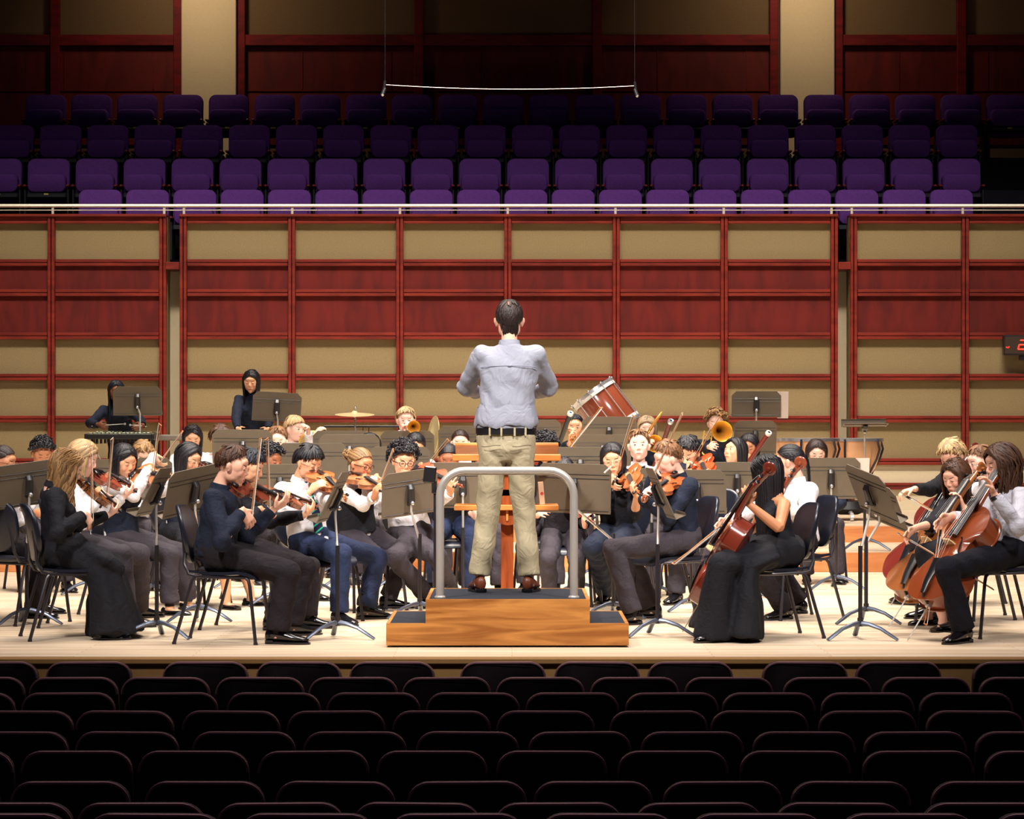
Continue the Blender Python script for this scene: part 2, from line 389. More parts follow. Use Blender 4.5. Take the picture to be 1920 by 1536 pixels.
# audience seats seen from behind
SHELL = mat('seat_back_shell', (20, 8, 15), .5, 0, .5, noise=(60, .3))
EDGE_HIGHLIGHT = mat('seat_edge_trim', (165, 120, 125), .35, .4, .6)  # pale colour stands in for stage light glinting on the seat rims
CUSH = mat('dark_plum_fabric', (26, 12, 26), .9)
def aud_kit():
    W, H = .485, .60
    def outline(k=1.0, n=7):
        pts = rrect(W * k, H, .10, n, .05); return np.array([(x, z - (.012 * (1 - (x / (W / 2)) ** 2) if z > 0 else 0)) for x, z in pts])
    pts = outline(); g = G(); rings = []
    for k, y in ((.95, -.035), (.985, -.03), (1, -.012), (1, .012), (.97, .03)):
        q = pts.copy(); c = np.array((0, -.0)); q = c + (q - c) * np.array((k, k)); R = np.column_stack([q[:, 0], y + .12 * (q[:, 1] - H / 2) * -.0 + .03 * (q[:, 0] / .24) ** 2 + (-.16) * (q[:, 1] - H / 2), q[:, 1] - H / 2]); rings.append(R)
    g.loft(rings)
    e = G(); top = [p for p in pts if p[1] > -.02]; top = sorted(top, key=lambda p: -p[0]); path = []
    path = [(x * .985, -.034 + .03 * (x / .24) ** 2 - .16 * (z * .985 - H / 2) , z * .985 - H / 2) for x, z in pts if z > 0]
    e.tube(path, .0075, 6)  # thin strip added to carry the painted rim highlight
    c = G(); c.box((0, .10, -.5), (.45, .10, .40), .03)
    f = G()
    for sx in (-1, 1): f.box((sx * .250, .1, -.67), (.02, .22, .56), .008)
    kit('aud_seat', [('backrest', g, SHELL, 50), ('edge_trim', e, EDGE_HIGHLIGHT), ('seat_cushion', c, CUSH), ('side_frame', f, SEATDARK)])
aud_kit()
AR = [(1240, 330, [-10, 166, 385, 560, 735, 943, 1120, 1294, 1510, 1685, 1905]),
      (1269, 342, [-38, 137, 310, 487, 662, 837, 1013, 1190, 1367, 1552, 1737, 1920]),
      (1298, 360, [-60, 127, 320, 513, 700, 887, 1073, 1260, 1442, 1628, 1813]),
      (1332, 378, [45, 233, 433, 630, 828, 1023, 1235, 1425, 1627, 1830]),
      (1371, 398, [30, 238, 457, 665, 877, 1087, 1298, 1508, 1717, 1927]),
      (1407, 427, [-80, 143, 362, 587, 810, 1035, 1262, 1492, 1722, 1952]),
      (1464, 462, [-115, 130, 383, 628, 875, 1112, 1355, 1597, 1860]),
      (1504, 497, [15, 263, 525, 782, 1047, 1310, 1575, 1850]),
      (1524, 535, [0, 290, 575, 855, 1140, 1420, 1703, 1990])]
RN = 'first second third fourth fifth sixth seventh eighth ninth'.split()
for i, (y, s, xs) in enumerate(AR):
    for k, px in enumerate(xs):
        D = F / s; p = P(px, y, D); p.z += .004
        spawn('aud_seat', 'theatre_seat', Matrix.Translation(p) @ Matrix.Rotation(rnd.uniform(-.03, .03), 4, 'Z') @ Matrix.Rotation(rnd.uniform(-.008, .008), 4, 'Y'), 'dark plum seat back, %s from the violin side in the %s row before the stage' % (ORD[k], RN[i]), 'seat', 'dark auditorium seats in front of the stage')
# clock on the wall
def clock():
    r = empty('digital_clock', (wx(1925), DW - .1, wz(650)), 'grey digital wall clock with glowing red digits on the panelling', 'clock')
    g = G(); x0, x1 = wx(1877), wx(1990); g.box(((x0 + x1) / 2, DW - .12, wz(648)), (x1 - x0, .1, .235), .008); part('case', g, DARK_METAL, r)
    g = G(); g.box(((x0 + x1) / 2, DW - .172, wz(648)), (x1 - x0 - .03, .006, .2), .002); part('screen', g, mat('smoked_clock_glass', (70, 58, 50), .15, 0, .6), r)
    RED = mat('red_led_segment', (255, 40, 30), .5, emit=((255, 50, 30), 2.2))
    def seg(cx, on):
        q = G(); h, w_, z0 = .052, .075, wz(647.5); y = DW - .178
        sl = lambda z: (z - z0) * .25
        for nme, (ax, az, bx, bz) in dict(t=(-w_ / 2, h, w_ / 2, h), m=(-w_ / 2, 0, w_ / 2, 0), b=(-w_ / 2, -h, w_ / 2, -h), ul=(-w_ / 2, 0, -w_ / 2, h), ur=(w_ / 2, 0, w_ / 2, h), ll=(-w_ / 2, -h, -w_ / 2, 0), lr=(w_ / 2, -h, w_ / 2, 0)).items():
            if nme in on: q.tube([(cx + ax + .25 * az, y, z0 + az), (cx + bx + .25 * bz, y, z0 + bz)], .009, 6)
        part('digit', q, RED, r)
    seg(wx(1911.5), ('t', 'm', 'b', 'ur', 'll'))
    g = G()
    for dx, dz in ((0, 0), (2.5, 1), (4.5, -.5)): g.ell((wx(1882 + dx), DW - .178, wz(652 + dz)), .008, 8, 6)
    part('indicator_light', g, RED, r)
    g = G(); g.box((wx(1915), DW - .12, wz(671)), (.1, .06, .07), .01); part('bracket', g, BLACK_METAL, r)
clock()
# hanging microphones and wire
def hanging():
    D = 22.0
    for px, py, lb, q in ((722, 158, 'small black microphone hanging from the wire end above the cymbal', -1), (1190, 160, 'small black microphone hanging at the wire end above the trombones', 1)):
        a = P(px, py, D); r = empty('hanging_microphone', a, lb, 'microphone')
        g = G(); g.tube([a + Vector((0, 0, .03)), a + Vector((q * .01, 0, -.045))], .011, 8); g.tube([a + Vector((0, 0, -.03)), a + Vector((q * .02, -.01, -.085))], [.014, .017], 8); part('capsule', g, BLACK_METAL, r)
        g = G(); g.tube([a + Vector((0, 0, .03)), a + Vector((0, 0, 2.2))], .0016, 5); part('drop_cable', g, BLACK_METAL, r)
        g = G(); g.ell(a + Vector((q * .02, -.012, -.088)), .013, 8, 6); part('grille', g, STEEL, r)
    a, b = P(724, 159, D), P(1190, 161, D); pts = []
    for t in np.linspace(0, 1, 25): p = a.lerp(b, t); p.z -= .034 * 4 * t * (1 - t) * .95; pts.append(p)
    g = G(); g.tube(pts, .0022, 5); o = obj('support_wire', mesh_of('support_wire', g, STEEL)); tag(o, 'thin pale wire sagging between the two hanging microphones', 'wire')
hanging()
# ------------------------------------------------------------------ podium, rail, lectern
PY0, PY1 = 16.47, 17.57
def podium():
    s = F / PY0; X = lambda px: (px - CX) / s
    xl, xr, ul, ur = X(724), X(1179), X(798), X(1106); zt, zs = .297, .148; t = .022
    r = empty('conductor_podium', ((xl + xr) / 2, PY0, 0), 'oak conductor podium with charcoal carpet top and a step at each side', 'podium')
    yc = (PY0 + PY1) / 2
    g = G(); pts = [(xl, .012), (xr, .012), (xr, zs), (ur, zs), (ur, zt), (ul, zt), (ul, zs), (xl, zs)]
    for y in (PY0, PY1 - t):
        g.loft([[(x, y, z) for x, z in pts], [(x, y + t, z) for x, z in pts]])
    for x in (xl, xr - t): g.box((x + t / 2, yc, (zs + .012) / 2), (t, PY1 - PY0 - 2 * t, zs - .012))
    for x in (ul, ur - t): g.box((x + t / 2, yc, (zt + zs) / 2), (t, PY1 - PY0 - 2 * t, zt - zs))
    g.box(((xl + xr) / 2, yc, .05), (xr - xl - .1, PY1 - PY0 - .1, .08)); part('wooden_box', g, OAK, r)
    g = G(); g.box(((ul + ur) / 2, yc, zt - .008), (ur - ul - 2 * t, PY1 - PY0 - 2 * t, .012), .002); part('carpet_top', g, CARPET, r)
    for a, b in ((xl + t, ul), (ur, xr - t)):
        g = G(); g.box(((a + b) / 2, yc, zs - .008), (b - a, PY1 - PY0 - 2 * t, .012), .002); part('carpet_step', g, CARPET, r)
    yb = PY0 + .16; s2 = F / yb
    g = G(); x0, x1 = (825 - CX) / s2, (1076 - CX) / s2; zt2 = CH - (883 - HY) / s2; R = .155; pts = [(x0, yb, zt - .005)]
    for a in np.linspace(180, 90, 9): pts.append((x0 + R + R * math.cos(math.radians(a)), yb, zt2 - R + R * math.sin(math.radians(a))))
    for a in np.linspace(90, 0, 9): pts.append((x1 - R + R * math.cos(math.radians(a)), yb, zt2 - R + R * math.sin(math.radians(a))))
    pts.append((x1, yb, zt - .005)); g.tube(pts, .0255, 18); part('safety_rail', g, STEEL, r, 60)
    for x in (x0, x1):
        g = G(); g.lathe([(.0, 0), (.035, 0), (.035, .008), (.028, .014), (.0, .014)], 20, frame((x, yb, zt - .002), (1, 0, 0), (0, 1, 0), (0, 0, 1))); part('rail_flange', g, STEEL, r)
podium()
def lectern():
    D = 18.1; s = F / D; X = lambda px: (px - CX) / s; Z = lambda py: CH - (py - HY) / s
    r = empty('conductor_stand', (X(951), D, 0), 'wooden conductor music stand with wide orange desk before the podium', 'lectern')
    g = G(); a = math.radians(14); x0, x1 = X(853), X(1047)
    R = [[1, 0, 0], [0, math.cos(a), math.sin(a)], [0, -math.sin(a), math.cos(a)]]
    g.box(((x0 + x1) / 2, D + .16, Z(846) - .0), (x1 - x0, .40, .022), .004, R); part('desk', g, ORANGEWOOD, r)
    g = G(); g.box(((x0 + x1) / 2, D - .07, Z(858)), (x1 - x0 + .03, .03, .045), .004); part('lip', g, ORANGEWOOD, r)
    g = G(); x0, x1 = X(852), X(1047); g.box(((x0 + x1) / 2, D + .08, Z(951.5)), (x1 - x0, .34, .036), .004); part('shelf', g, ORANGEWOOD, r)
    g = G(); pts = [(.105 * math.cos(t) * 1.05, -.1 * math.sin(t)) for t in np.linspace(0, PI, 14)]; g.loft([[(X(953) + x, D - .05, Z(957) + z) for x, z in pts], [(X(953) + x, D + .0, Z(957) + z) for x, z in pts]]); part('bracket', g, DARKWOOD, r)
    g = G(); h = .036; xm = X(951)
    g.box((xm, D + .06, Z(1010) * .5 + .2), (.086, .05, Z(930) - .02), .004); g.loft([[(xm - h, D + .035, Z(930)), (xm + h, D + .035, Z(930)), (xm + h, D + .085, Z(930)), (xm - h, D + .085, Z(930))], [(xm - .012, D + .035, Z(862)), (xm + .012, D + .035, Z(862)), (xm + .012, D + .085, Z(862)), (xm - .012, D + .085, Z(862))]])
    part('post', g, DARKWOOD, r)
    g = G(); g.box((xm, D + .06, .02), (.5, .4, .04), .006); part('base', g, DARKWOOD, r)
    g = G(); g.box((xm, D - .055, Z(965)), (.016, .012, .085), .003); part('cleat', g, ORANGEWOOD, r)
lectern()
# ------------------------------------------------------------------ orchestra chair (local +Y forward)
def chair_kit():
    seat = G(); n = 12; rings = []
    def sring(y, z, hw, t):
        pts = []
        for x in np.linspace(-hw, hw, n): pts.append((x, y, z + .014 * (x / hw) ** 2 * (1 if y < .15 else .4)))
        return pts + [(x, y, zz - t) for x, _, zz in pts[::-1]]
    for y, z, hw, t in ((-.20, .452, .18, .010), (-.195, .450, .19, .016), (-.1, .440, .205, .02), (.02, .438, .215, .02), (.12, .443, .22, .02), (.18, .440, .215, .022), (.215, .422, .20, .02), (.235, .398, .18, .012)):
        rings.append(sring(y, z, hw, t))
    seat.loft(rings)
    back = G(); rings = []
    pts = rrect(.39, .37, .13, 6, .17)
    for k, y in ((.93, -.018), (.99, -.013), (1, 0), (.985, .010), (.9, .016)):
        R = []
        for x, z in pts:
            x, z = x * k, z * k; R.append((x, -.262 + y + .05 * (x / .2) ** 2 - .22 * z - .012 * math.cos(z * 8), .685 + z))
        rings.append(R)
    back.loft(rings)
    fr = G()
    for s in (-1, 1):
        fr.tube([(s * .1, .19, .415), (s * .175, .2, .415), (s * .2, .165, .418), (s * .2, 0, .420), (s * .195, -.15, .424), (s * .185, -.2, .435), (s * .165, -.235, .50), (s * .15, -.235, .56), (s * .14, -.243, .63), (s * .13, -.255, .70)], .0115, 7)
    fr.tube([(-.19, -.12, .415), (.19, -.12, .415)], .010, 6); fr.tube([(-.19, .12, .415), (.19, .12, .415)], .010, 6)
    legs = []
    for s in (-1, 1):
        for q in (1, -1):
            l = G()
            if q > 0: l.tube([(s * .195, .16, .42), (s * .205, .185, .40), (s * .213, .195, .36), (s * .235, .235, .012)], .0115, 7)
            else: l.tube([(s * .19, -.155, .425), (s * .2, -.175, .40), (s * .222, -.285, .012)], .0115, 7)
            l.tube([((s * .235), .235, .014), (s * .2355, .236, 0)] if q > 0 else [(s * .222, -.285, .014), (s * .2225, -.286, 0)], .0145, 7)
            legs.append(l)
    kit('chair', [('seat', seat, PLASTIC, 50), ('backrest', back, PLASTIC, 60), ('frame', fr, DARK_METAL)] + [('leg', l, DARK_METAL) for l in legs])
chair_kit()
def chair(px, D, face, label, z0=0, py=None, seat=.45):
    x = (px - CX) * D / F
    return spawn('chair', 'orchestra_chair', yawM((x, D, z0), face), label, 'chair', 'black orchestra chairs on the stage')
# ------------------------------------------------------------------ music stand: local desk back faces -Y, z = height of desk centre added by kit variants
def stand(px, py, D, yaw, label, tilt=18, w=.51, h=.345, z0=0, pole_px=None, roll=0, paper=False, lip=True, desk_color=None, shade=None, bracket=True, cut=.045, base_yaw=0, base=None):
    """px,py = desk centre. yaw 0: the back of the desk faces the camera"""
    c = P(px, py, D); a = math.radians(yaw); xp = c.x if pole_px is None else (pole_px - CX) * D / F
    rt = V3(math.cos(a), math.sin(a), 0); fw = V3(-math.sin(a), math.cos(a), 0)        # fw: towards the player's side
    t = math.radians(tilt); ud = V3(0, 0, 1) * math.cos(t) + (-0 + 1) * -fw * -math.sin(t) * -1
    ud = V3(0, 0, 1) * math.cos(t) - fw * math.sin(t)
    if roll: q = math.radians(roll); rt, ud = rt * math.cos(q) + ud * math.sin(q), ud * math.cos(q) - rt * math.sin(q)
    nn = unit(np.cross(ud, rt))                                                        # points away from the camera side
    r = empty('music_stand', (xp, D, z0), label, 'music stand', 'grey desked music stands')
    M = frame(tuple(c), rt, nn, ud); m = DESK; k = V3(tuple(c)) - nn * .035 - ud * .05
    top = V3(xp, k[1], k[2] - .02) if pole_px is not None else V3(k[0], k[1], k[2] - .02)
    bx, by = (top[0], top[1]) if base is None else base
    r.location = (bx, by, z0)
    g = G(); g.M = M
    pts = [(-w / 2, -h / 2), (w / 2, -h / 2), (w / 2, h / 2 - cut), (w / 2 - cut, h / 2), (-w / 2 + cut, h / 2), (-w / 2, h / 2 - cut)]
    g.loft([[(x, -.002, z) for x, z in pts], [(x, .003, z) for x, z in pts]])
    part('desk', g, m, r, 30)
    g = G(); g.M = M
    for zz in (h / 2 - .075, h / 2 - .105, -h / 2 + .02): g.box((0, -.0035, zz), (w - .03, .004, .004), .001)
    part('crease', g, BLACK_METAL, r)
    g = G(); g.M = M; g.box((0, .035, -h / 2), (w, .07, .004), .001); g.box((0, .07, -h / 2 + .01), (w, .003, .022), .001); part('shelf', g, m, r, 30)
    g = G(); g.M = M
    g.tube([(0, -.012, .07), (0, -.03, .05), (0, -.035, -.06), (0, -.012, -.085)], [(.022, .012), (.026, .018), (.03, .022), (.024, .012)], 8, up=(0, 1, 0)); part('neck', g, BLACK_METAL, r)
    g = G(); g.ell(k - nn * .028, .015, 10, 8); part('tilt_knob', g, CHROME, r)
    g = G(); g.tube([k, top + V3(0, 0, -.05), (bx, by, z0 + .55)], .0085, 8); 
    if 'inner': part('inner_pole', g, STEEL if shade is None else shade, r)
    g = G(); g.tube([(bx, by, z0 + .60), (bx, by, z0 + .10)], .0135, 8); g.tube([(bx, by, z0 + .14), (bx, by, z0 + .085)], .019, 10); part('pole', g, DARK_METAL, r)
    for q in range(3):
        b = math.radians(base_yaw + 90 + 120 * q); d = V3(math.cos(b), math.sin(b), 0); g = G(); o = V3(bx, by, z0)
        g.tube([o + V3(0, 0, .105), o + d * .06 + V3(0, 0, .10), o + d * .14 + V3(0, 0, .075), o + d * .21 + V3(0, 0, .035), o + d * .255 + V3(0, 0, .009)], [(.016, .02), (.016, .014), (.016, .012), (.017, .011), (.018, .008)], 8, up=(0, 0, 1))
        part('leg', g, BASE_METAL, r)
    if paper:
        g = G(); g.M = M; g.box((w / 2 + .02, .012, -.01), (.11, .002, h + .01)); q = part('sheet_music', g, PAPER, r)
    return r
# ------------------------------------------------------------------ violin family (local: origin at the chin end, +Y to the scroll, +Z belly side), violin size, cello = scaled
VARN = mat('violin_varnish', (255, 255, 255), .22, 0, .5, noise=(9, .18), coat=.6, objcol=True)
EBONY = mat('ebony_fittings', (22, 20, 24), .3, 0, .6)
BRIDGE = mat('maple_bridge', (225, 190, 135), .5)
def smooth_pts(ctrl, k=5):
    out = []; n = len(ctrl)
    for i in range(n - 1):
        p0 = np.array(ctrl[max(i - 1, 0)]); p1 = np.array(ctrl[i]); p2 = np.array(ctrl[i + 1]); p3 = np.array(ctrl[min(i + 2, n - 1)])
        for t in np.linspace(0, 1, k, endpoint=False):
            out.append(.5 * ((2 * p1) + (-p0 + p2) * t + (2 * p0 - 5 * p1 + 4 * p2 - p3) * t * t + (-p0 + 3 * p1 - 3 * p2 + p3) * t ** 3))
    out.append(np.array(ctrl[-1], float)); return out
def fiddle_outline():
    lo = smooth_pts([(0, 0), (.045, .004), (.085, .028), (.1035, .075), (.094, .115), (.079, .140)], 5)
    mid = smooth_pts([(.077, .143), (.062, .158), (.055, .185), (.058, .212), (.068, .228)], 4)
    hi = smooth_pts([(.070, .231), (.083, .255), (.084, .285), (.066, .325), (.035, .346), (0, .352)], 5)
    half = lo + mid + hi; return [tuple(p) for p in half] + [(-p[0], p[1]) for p in half[-2:0:-1]]
def fiddle_kit(key, cello=False):
    deep = .06 if cello else .031; ov = 1.02
    pts = np.array(fiddle_outline()); c = np.array((0, .18)); body = G()
    def R(k, z, pin=0): q = c + (pts - c) * k; return np.column_stack([q, np.full(len(q), z)])
    a = .017
    body.loft([R(.25, -deep / 2 - a), R(.6, -deep / 2 - a * .8), R(.88, -deep / 2 - a * .28), R(ov, -deep / 2 - .001), R(ov, -deep / 2 + .003), R(.975, -deep / 2 + .004),
               R(.975, deep / 2 - .004), R(ov, deep / 2 - .003), R(ov, deep / 2 + .001), R(.88, deep / 2 + a * .28), R(.6, deep / 2 + a * .8), R(.25, deep / 2 + a)])
    zt = deep / 2 + a
    fh = G()
    for s in (-1, 1):
        fh.tube([(s * .030, .222, zt - .001), (s * .036, .215, zt - .002), (s * .040, .195, zt - .003), (s * .046, .172, zt - .004), (s * .054, .160, zt - .006)], [.0035, .002, .0032, .002, .0035], 6)
    neck = G(); L = .585
    neck.tube([(0, .34, deep / 2 - .004), (0, .36, deep / 2 + .004), (0, .45, deep / 2 + .004), (0, .485, deep / 2 + .001)], [(.016, .014), (.0125, .011), (.0115, .010), (.012, .012)], 10, up=(0, 0, 1))
    neck.tube([(0, .48, deep / 2), (0, .52, deep / 2 - .006), (0, .55, deep / 2 - .014)], [(.0125, .010), (.011, .011), (.009, .012)], 8, up=(0, 0, 1))
    sp = [];
    for t in np.linspace(0, 3.6 * PI, 30):
        rr = .019 - .0042 * t / PI; sp.append((0, .563 + rr * math.sin(t - 1.2) * 1.0, deep / 2 - .012 + rr * math.cos(t - 1.2) * -1))
    neck.tube(sp, [(.008 + .0045 * i / 29, .0045) for i in range(30)], 8, up=(1, 0, 0))
    neck.tube([(-.015, .563, deep / 2 - .012), (.015, .563, deep / 2 - .012)], .006, 8)
    fb = G(); fb.tube([(0, .485, deep / 2 + .014), (0, .34, deep / 2 + .022), (0, .22, deep / 2 + .030)], [(.012, .005), (.0155, .006), (.021, .007)], 10, up=(0, 0, 1))
    br = G(); br.loft([[(-.021, .193, zt - .003), (.021, .193, zt - .003), (.018, .193, zt + .014), (.012, .193, zt + .026), (-.012, .193, zt + .026), (-.018, .193, zt + .014)], [(-.021, .198, zt - .003), (.021, .198, zt - .003), (.018, .197, zt + .014), (.012, .196, zt + .026), (-.012, .196, zt + .026), (-.018, .197, zt + .014)]])
    tp = G(); tp.tube([(0, .012, zt - .003), (0, .05, zt + .006), (0, .13, zt + .012)], [(.010, .004), (.014, .005), (.022, .005)], 8, up=(0, 0, 1)); tp.tube([(0, -.003, 0), (0, .006, deep / 2 + .004), (0, .02, zt)], .004, 6)
    st = G()
    for k in range(4):
        x = (-1.5 + k) * .011; x2 = (-1.5 + k) * .0048
        st.tube([(x2, .52, deep / 2 + .008), (x2, .483, deep / 2 + .021), (x, .1955, zt + .027), (x * .8, .128, zt + .014)], .0003, 4)
    pg = []
    for k in range(4):
        s = 1 if k % 2 else -1; y = .50 + .012 * k; q = G(); q.tube([(-s * .012, y, deep / 2 - .004), (s * .022, y, deep / 2 - .004)], .0033, 6); q.ell((s * .032, y, deep / 2 - .004), (.011, .003 if False else .004, .009), 8, 6); pg.append(q)
    K = [('body', body, VARN, 50), ('sound_hole', fh, EBONY, 35, 0), ('neck', neck, VARN, 50), ('fingerboard', fb, EBONY, 50), ('bridge', br, BRIDGE, 30), ('tailpiece', tp, EBONY, 50), ('strings', st, STEEL, 50)] + [('peg', q, EBONY if not cello else EBONY, 50, 2) for q in pg]
    if not cello:
        cr = G(); cr.ell((.045, .022, zt + .008), (.035, .03, .008), 12, 6); cr.tube([(.02, -.004, -.02), (.02, -.004, zt + .006)], .003, 6); cr.tube([(.05, -.001, -.02), (.05, -.001, zt + .006)], .003, 6); K.append(('chin_rest', cr, EBONY, 50))
    else:
        ep = G(); ep.tube([(0, .01, 0), (0, -.01, 0)], .009, 8); ep.tube([(0, -.008, 0), (0, -.132, 0)], .0023, 6); ep.tube([(0, -.124, 0), (0, -.136, 0)], [.004, .0015], 6); K.append(('endpin', ep, STEEL, 50))
    kit(key, K)
fiddle_kit('violin'); fiddle_kit('cello', True)
def bow_kit():
    L = .74; g = G(); g.tube([(0, 0, 0), (0, .25, -.004), (0, .5, -.008), (0, .7, -.002), (0, L, .004)], [.0045, .0042, .0036, .003, .003], 7); g.tube([(0, L - .006, .004), (0, L, -.022)], [(.0035, .005), (.004, .006)], 6, up=(0, 1, 0))
    h = G(); h.box((0, (L + .06) / 2, -.0205), (.011, L - .07, .0018)); f = G(); f.box((0, .055, -.012), (.012, .05, .019), .003); s = G(); s.tube([(0, -.004, 0), (0, -.024, 0)], .0052, 8); s.tube([(0, .08, -.001), (0, .14, -.002)], .0052, 8)
    kit('bow', [('stick', g, mat('bow_stick_wood', (190, 125, 75), .3, 0, .5)), ('horsehair', h, mat('bow_hair', (235, 228, 215), .6)), ('frog', f, EBONY), ('winding', s, CHROME)])
bow_kit()
def solve_depth(a, px, py, L, sign):
    """point seen at px,py at distance L from a; sign +1 farther, -1 nearer"""
    a = Vector(a); best = None
    for d in np.linspace(0, L, 60):
        q = P(px, py, a.y + sign * d); e = abs((q - a).length - L)
        if best is None or e < best[0]: best = (e, q)
    return best[1]
def fiddle(key, name, a, b, nrm, label, color, cat, s=None, group=None):
    a, b = V3(tuple(a)), V3(tuple(b)); y = unit(b - a); z = unit(np.array(nrm, float) - y * np.dot(nrm, y)); x = np.cross(y, z)
    s = s if s else 1.0; M = frame(a, x * s, y * s, z * s); return spawn(key, name, Matrix(M.tolist()), label, cat, group, color), M
def bow(a, b, label, toward, name='bow', s=1.0):
    a, b = V3(tuple(a)), V3(tuple(b)); y = unit(b - a); d = np.array(toward, float); z = -unit(d - y * np.dot(d, y)); x = np.cross(y, z)
    return spawn('bow', name, Matrix(frame(a, x * s, y * s, z * s).tolist()), label, 'bow', 'string players bows')
# ------------------------------------------------------------------ brass and woodwind
def bell(g, p, d, R, L, r0=.008, n=20):
    M = dirframe(p, d); prof = [(r0 * .98, -L)]
    for t in np.linspace(0, 1, 12): prof.append((r0 + (R - r0) * t ** 3.2 * .98 + R * .02 * t, -L + L * t))
    prof += [(R, .002), (R * .97, .001)]
    for t in np.linspace(1, .35, 9): prof.append(((r0 + (R - r0) * t ** 3.2) * .93, -L + L * t - .004))
    g.lathe(prof, n, M)
def trombone(p_bell, d, p_mouth, label, R=.105, slide=None):
    """p_bell: bell rim centre, d: bell direction, p_mouth: mouthpiece"""
    pb, pm, d = V3(tuple(p_bell)), V3(tuple(p_mouth)), unit(d)
    r = empty('trombone', tuple(pb), label, 'trombone')
    g = G(); bell(g, pb, d, R, .40, .009, 24); part('bell', g, BRASS, r, 60)
    bk = pb - d * .62; off = unit(pm - pb - d * np.dot(pm - pb, d)); wd = min(.11, np.linalg.norm(pm - pb - d * np.dot(pm - pb, d)) + .02)
    g = G(); g.tube([pb - d * .39, bk, bk - d * .04 + off * wd * .15, bk - d * .055 + off * wd * .5, bk - d * .04 + off * wd * .85, bk + off * wd, pb - d * .35 + off * wd], .0085, 8); g.tube([pb - d * .45, pb - d * .45 + off * wd], .006, 6); part('tuning_slide', g, BRASS, r)
    g = G(); sl = d if slide is None else unit(slide); s0 = pm + sl * .02; side = unit(np.cross(d, off)) * .0
    o2 = off * .09; g.tube([pm, s0 + sl * .5, s0 + sl * .62, s0 + sl * .645 - o2 * .15, s0 + sl * .65 - o2 * .5, s0 + sl * .645 - o2 * .85, s0 + sl * .62 - o2, s0 + sl * .12 - o2], .0068, 8); g.tube([s0 + sl * .18, s0 + sl * .18 - o2], .005, 6); part('slide', g, BRASS, r)
    g = G(); g.lathe([(.012, -.012), (.0125, 0), (.006, .02), (.006, .05)], 12, dirframe(pm - sl * .02, sl)); part('mouthpiece', g, CHROME, r)
    return r
def trumpet(p_bell, d, label):
    pb, d = V3(tuple(p_bell)), unit(d); r = empty('trumpet', tuple(pb), label, 'trumpet'); up = V3(0, 0, 1); up = unit(up - d * np.dot(up, d))
    g = G(); bell(g, pb, d, .062, .26, .006, 24); part('bell', g, BRASS, r, 60)
    g = G(); a = pb - d * .25; b = pb - d * .42
    g.tube([a, b, b - d * .02 - up * .012, b - d * .025 - up * .035, b - d * .02 - up * .06, b - up * .07, a - up * .07], .006, 8)
    m = pb - d * .50 - up * .0; g.tube([a + d * .10 - up * .07 + 0 * up, a + d * .13 - up * .055, a + d * .135 - up * .035, a + d * .13 - up * .012, a + d * .1], .006, 8); g.tube([m - up * .02, a + d * .1 - up * .02], .0055, 8); part('tubing', g, BRASS, r)
    for k in range(3):
        g = G(); c = a - d * (.02 + .028 * k) - up * .03; g.tube([c - up * .06, c + up * .045], .011, 10); g.tube([c + up * .045, c + up * .07], .005, 6); g.ell(c + up * .071, (.008, .008, .004), 8, 6); part('valve', g, CHROME, r)
    g = G(); g.lathe([(.012, -.01), (.0125, 0), (.005, .02), (.005, .05)], 12, dirframe(m - up * .02 - d * .01, d)); part('mouthpiece', g, CHROME, r)
    return r
def bassoon(top, bot, label, col, ring=WHITE, r0=.021):
    a, b = V3(tuple(top)), V3(tuple(bot)); d = unit(a - b); r = empty('bassoon', tuple(b), label, 'bassoon')
    m = mat('bassoon_' + col, dict(black=(26, 24, 24), maroon=(115, 28, 22), darkred=(95, 30, 28))[col], .25, 0, .6)
    side = unit(np.cross(d, (0, 1, 0))); g = G(); g.tube([b + d * .03, a - d * .03], [r0 * 1.05, r0], 12); part('long_joint', g, m, r)
    g = G(); g.tube([b + side * .03 + d * .05, b + side * .03 + d * .55], r0 * .8, 10); part('wing_joint', g, m, r)
    g = G(); g.lathe([(r0 * .6, -.0), (r0 * .65, .034), (r0 * 1.1, .036), (r0 * 1.3, .030), (r0 * 1.3, .010), (r0 * 1.05, .0)], 16, dirframe(a - d * .03, d)); part('bell_ring', g, ring, r)
    g = G(); g.tube([a - d * .02, a + d * .001], r0 * .64, 12); part('bore', g, EBONY, r)
    g = G()
    for k in range(5): g.tube([b + d * (.25 + .13 * k) - side * (r0 + .006), b + d * (.33 + .13 * k) - side * (r0 + .006)], .003, 5); g.ell(b + d * (.25 + .13 * k) - side * (r0 + .004), .008, 8, 6)
    part('keywork', g, CHROME, r)
    g = G(); g.tube([b + side * .03 + d * .55, b + side * .04 + d * .60, b + side * .08 + d * .62, b + side * .13 + d * .60], .003, 6); part('crook', g, CHROME, r)
    return r
def horn(c, label):
    c = V3(tuple(c)); r = empty('french_horn', tuple(c), label, 'horn'); g = G(); t = np.linspace(0, 2 * PI, 28, endpoint=False)
    g.tube([c + V3(.13 * math.cos(a), .03 * math.sin(a), .13 * math.sin(a)) for a in t], .010, 8, close=True); g.tube([c + V3(.09 * math.cos(a), -.02, .09 * math.sin(a)) for a in t], .008, 8, close=True); part('coiled_tubing', g, BRASS, r)
    g = G(); bell(g, c + V3(.12, .12, -.2), (.5, .5, -.7), .15, .3, .012); part('bell', g, BRASS, r, 60)
    g = G(); g.tube([c + V3(-.02, -.02, .13), c + V3(-.07, -.03, .18)], .005, 6); part('leadpipe', g, BRASS, r)
    return r
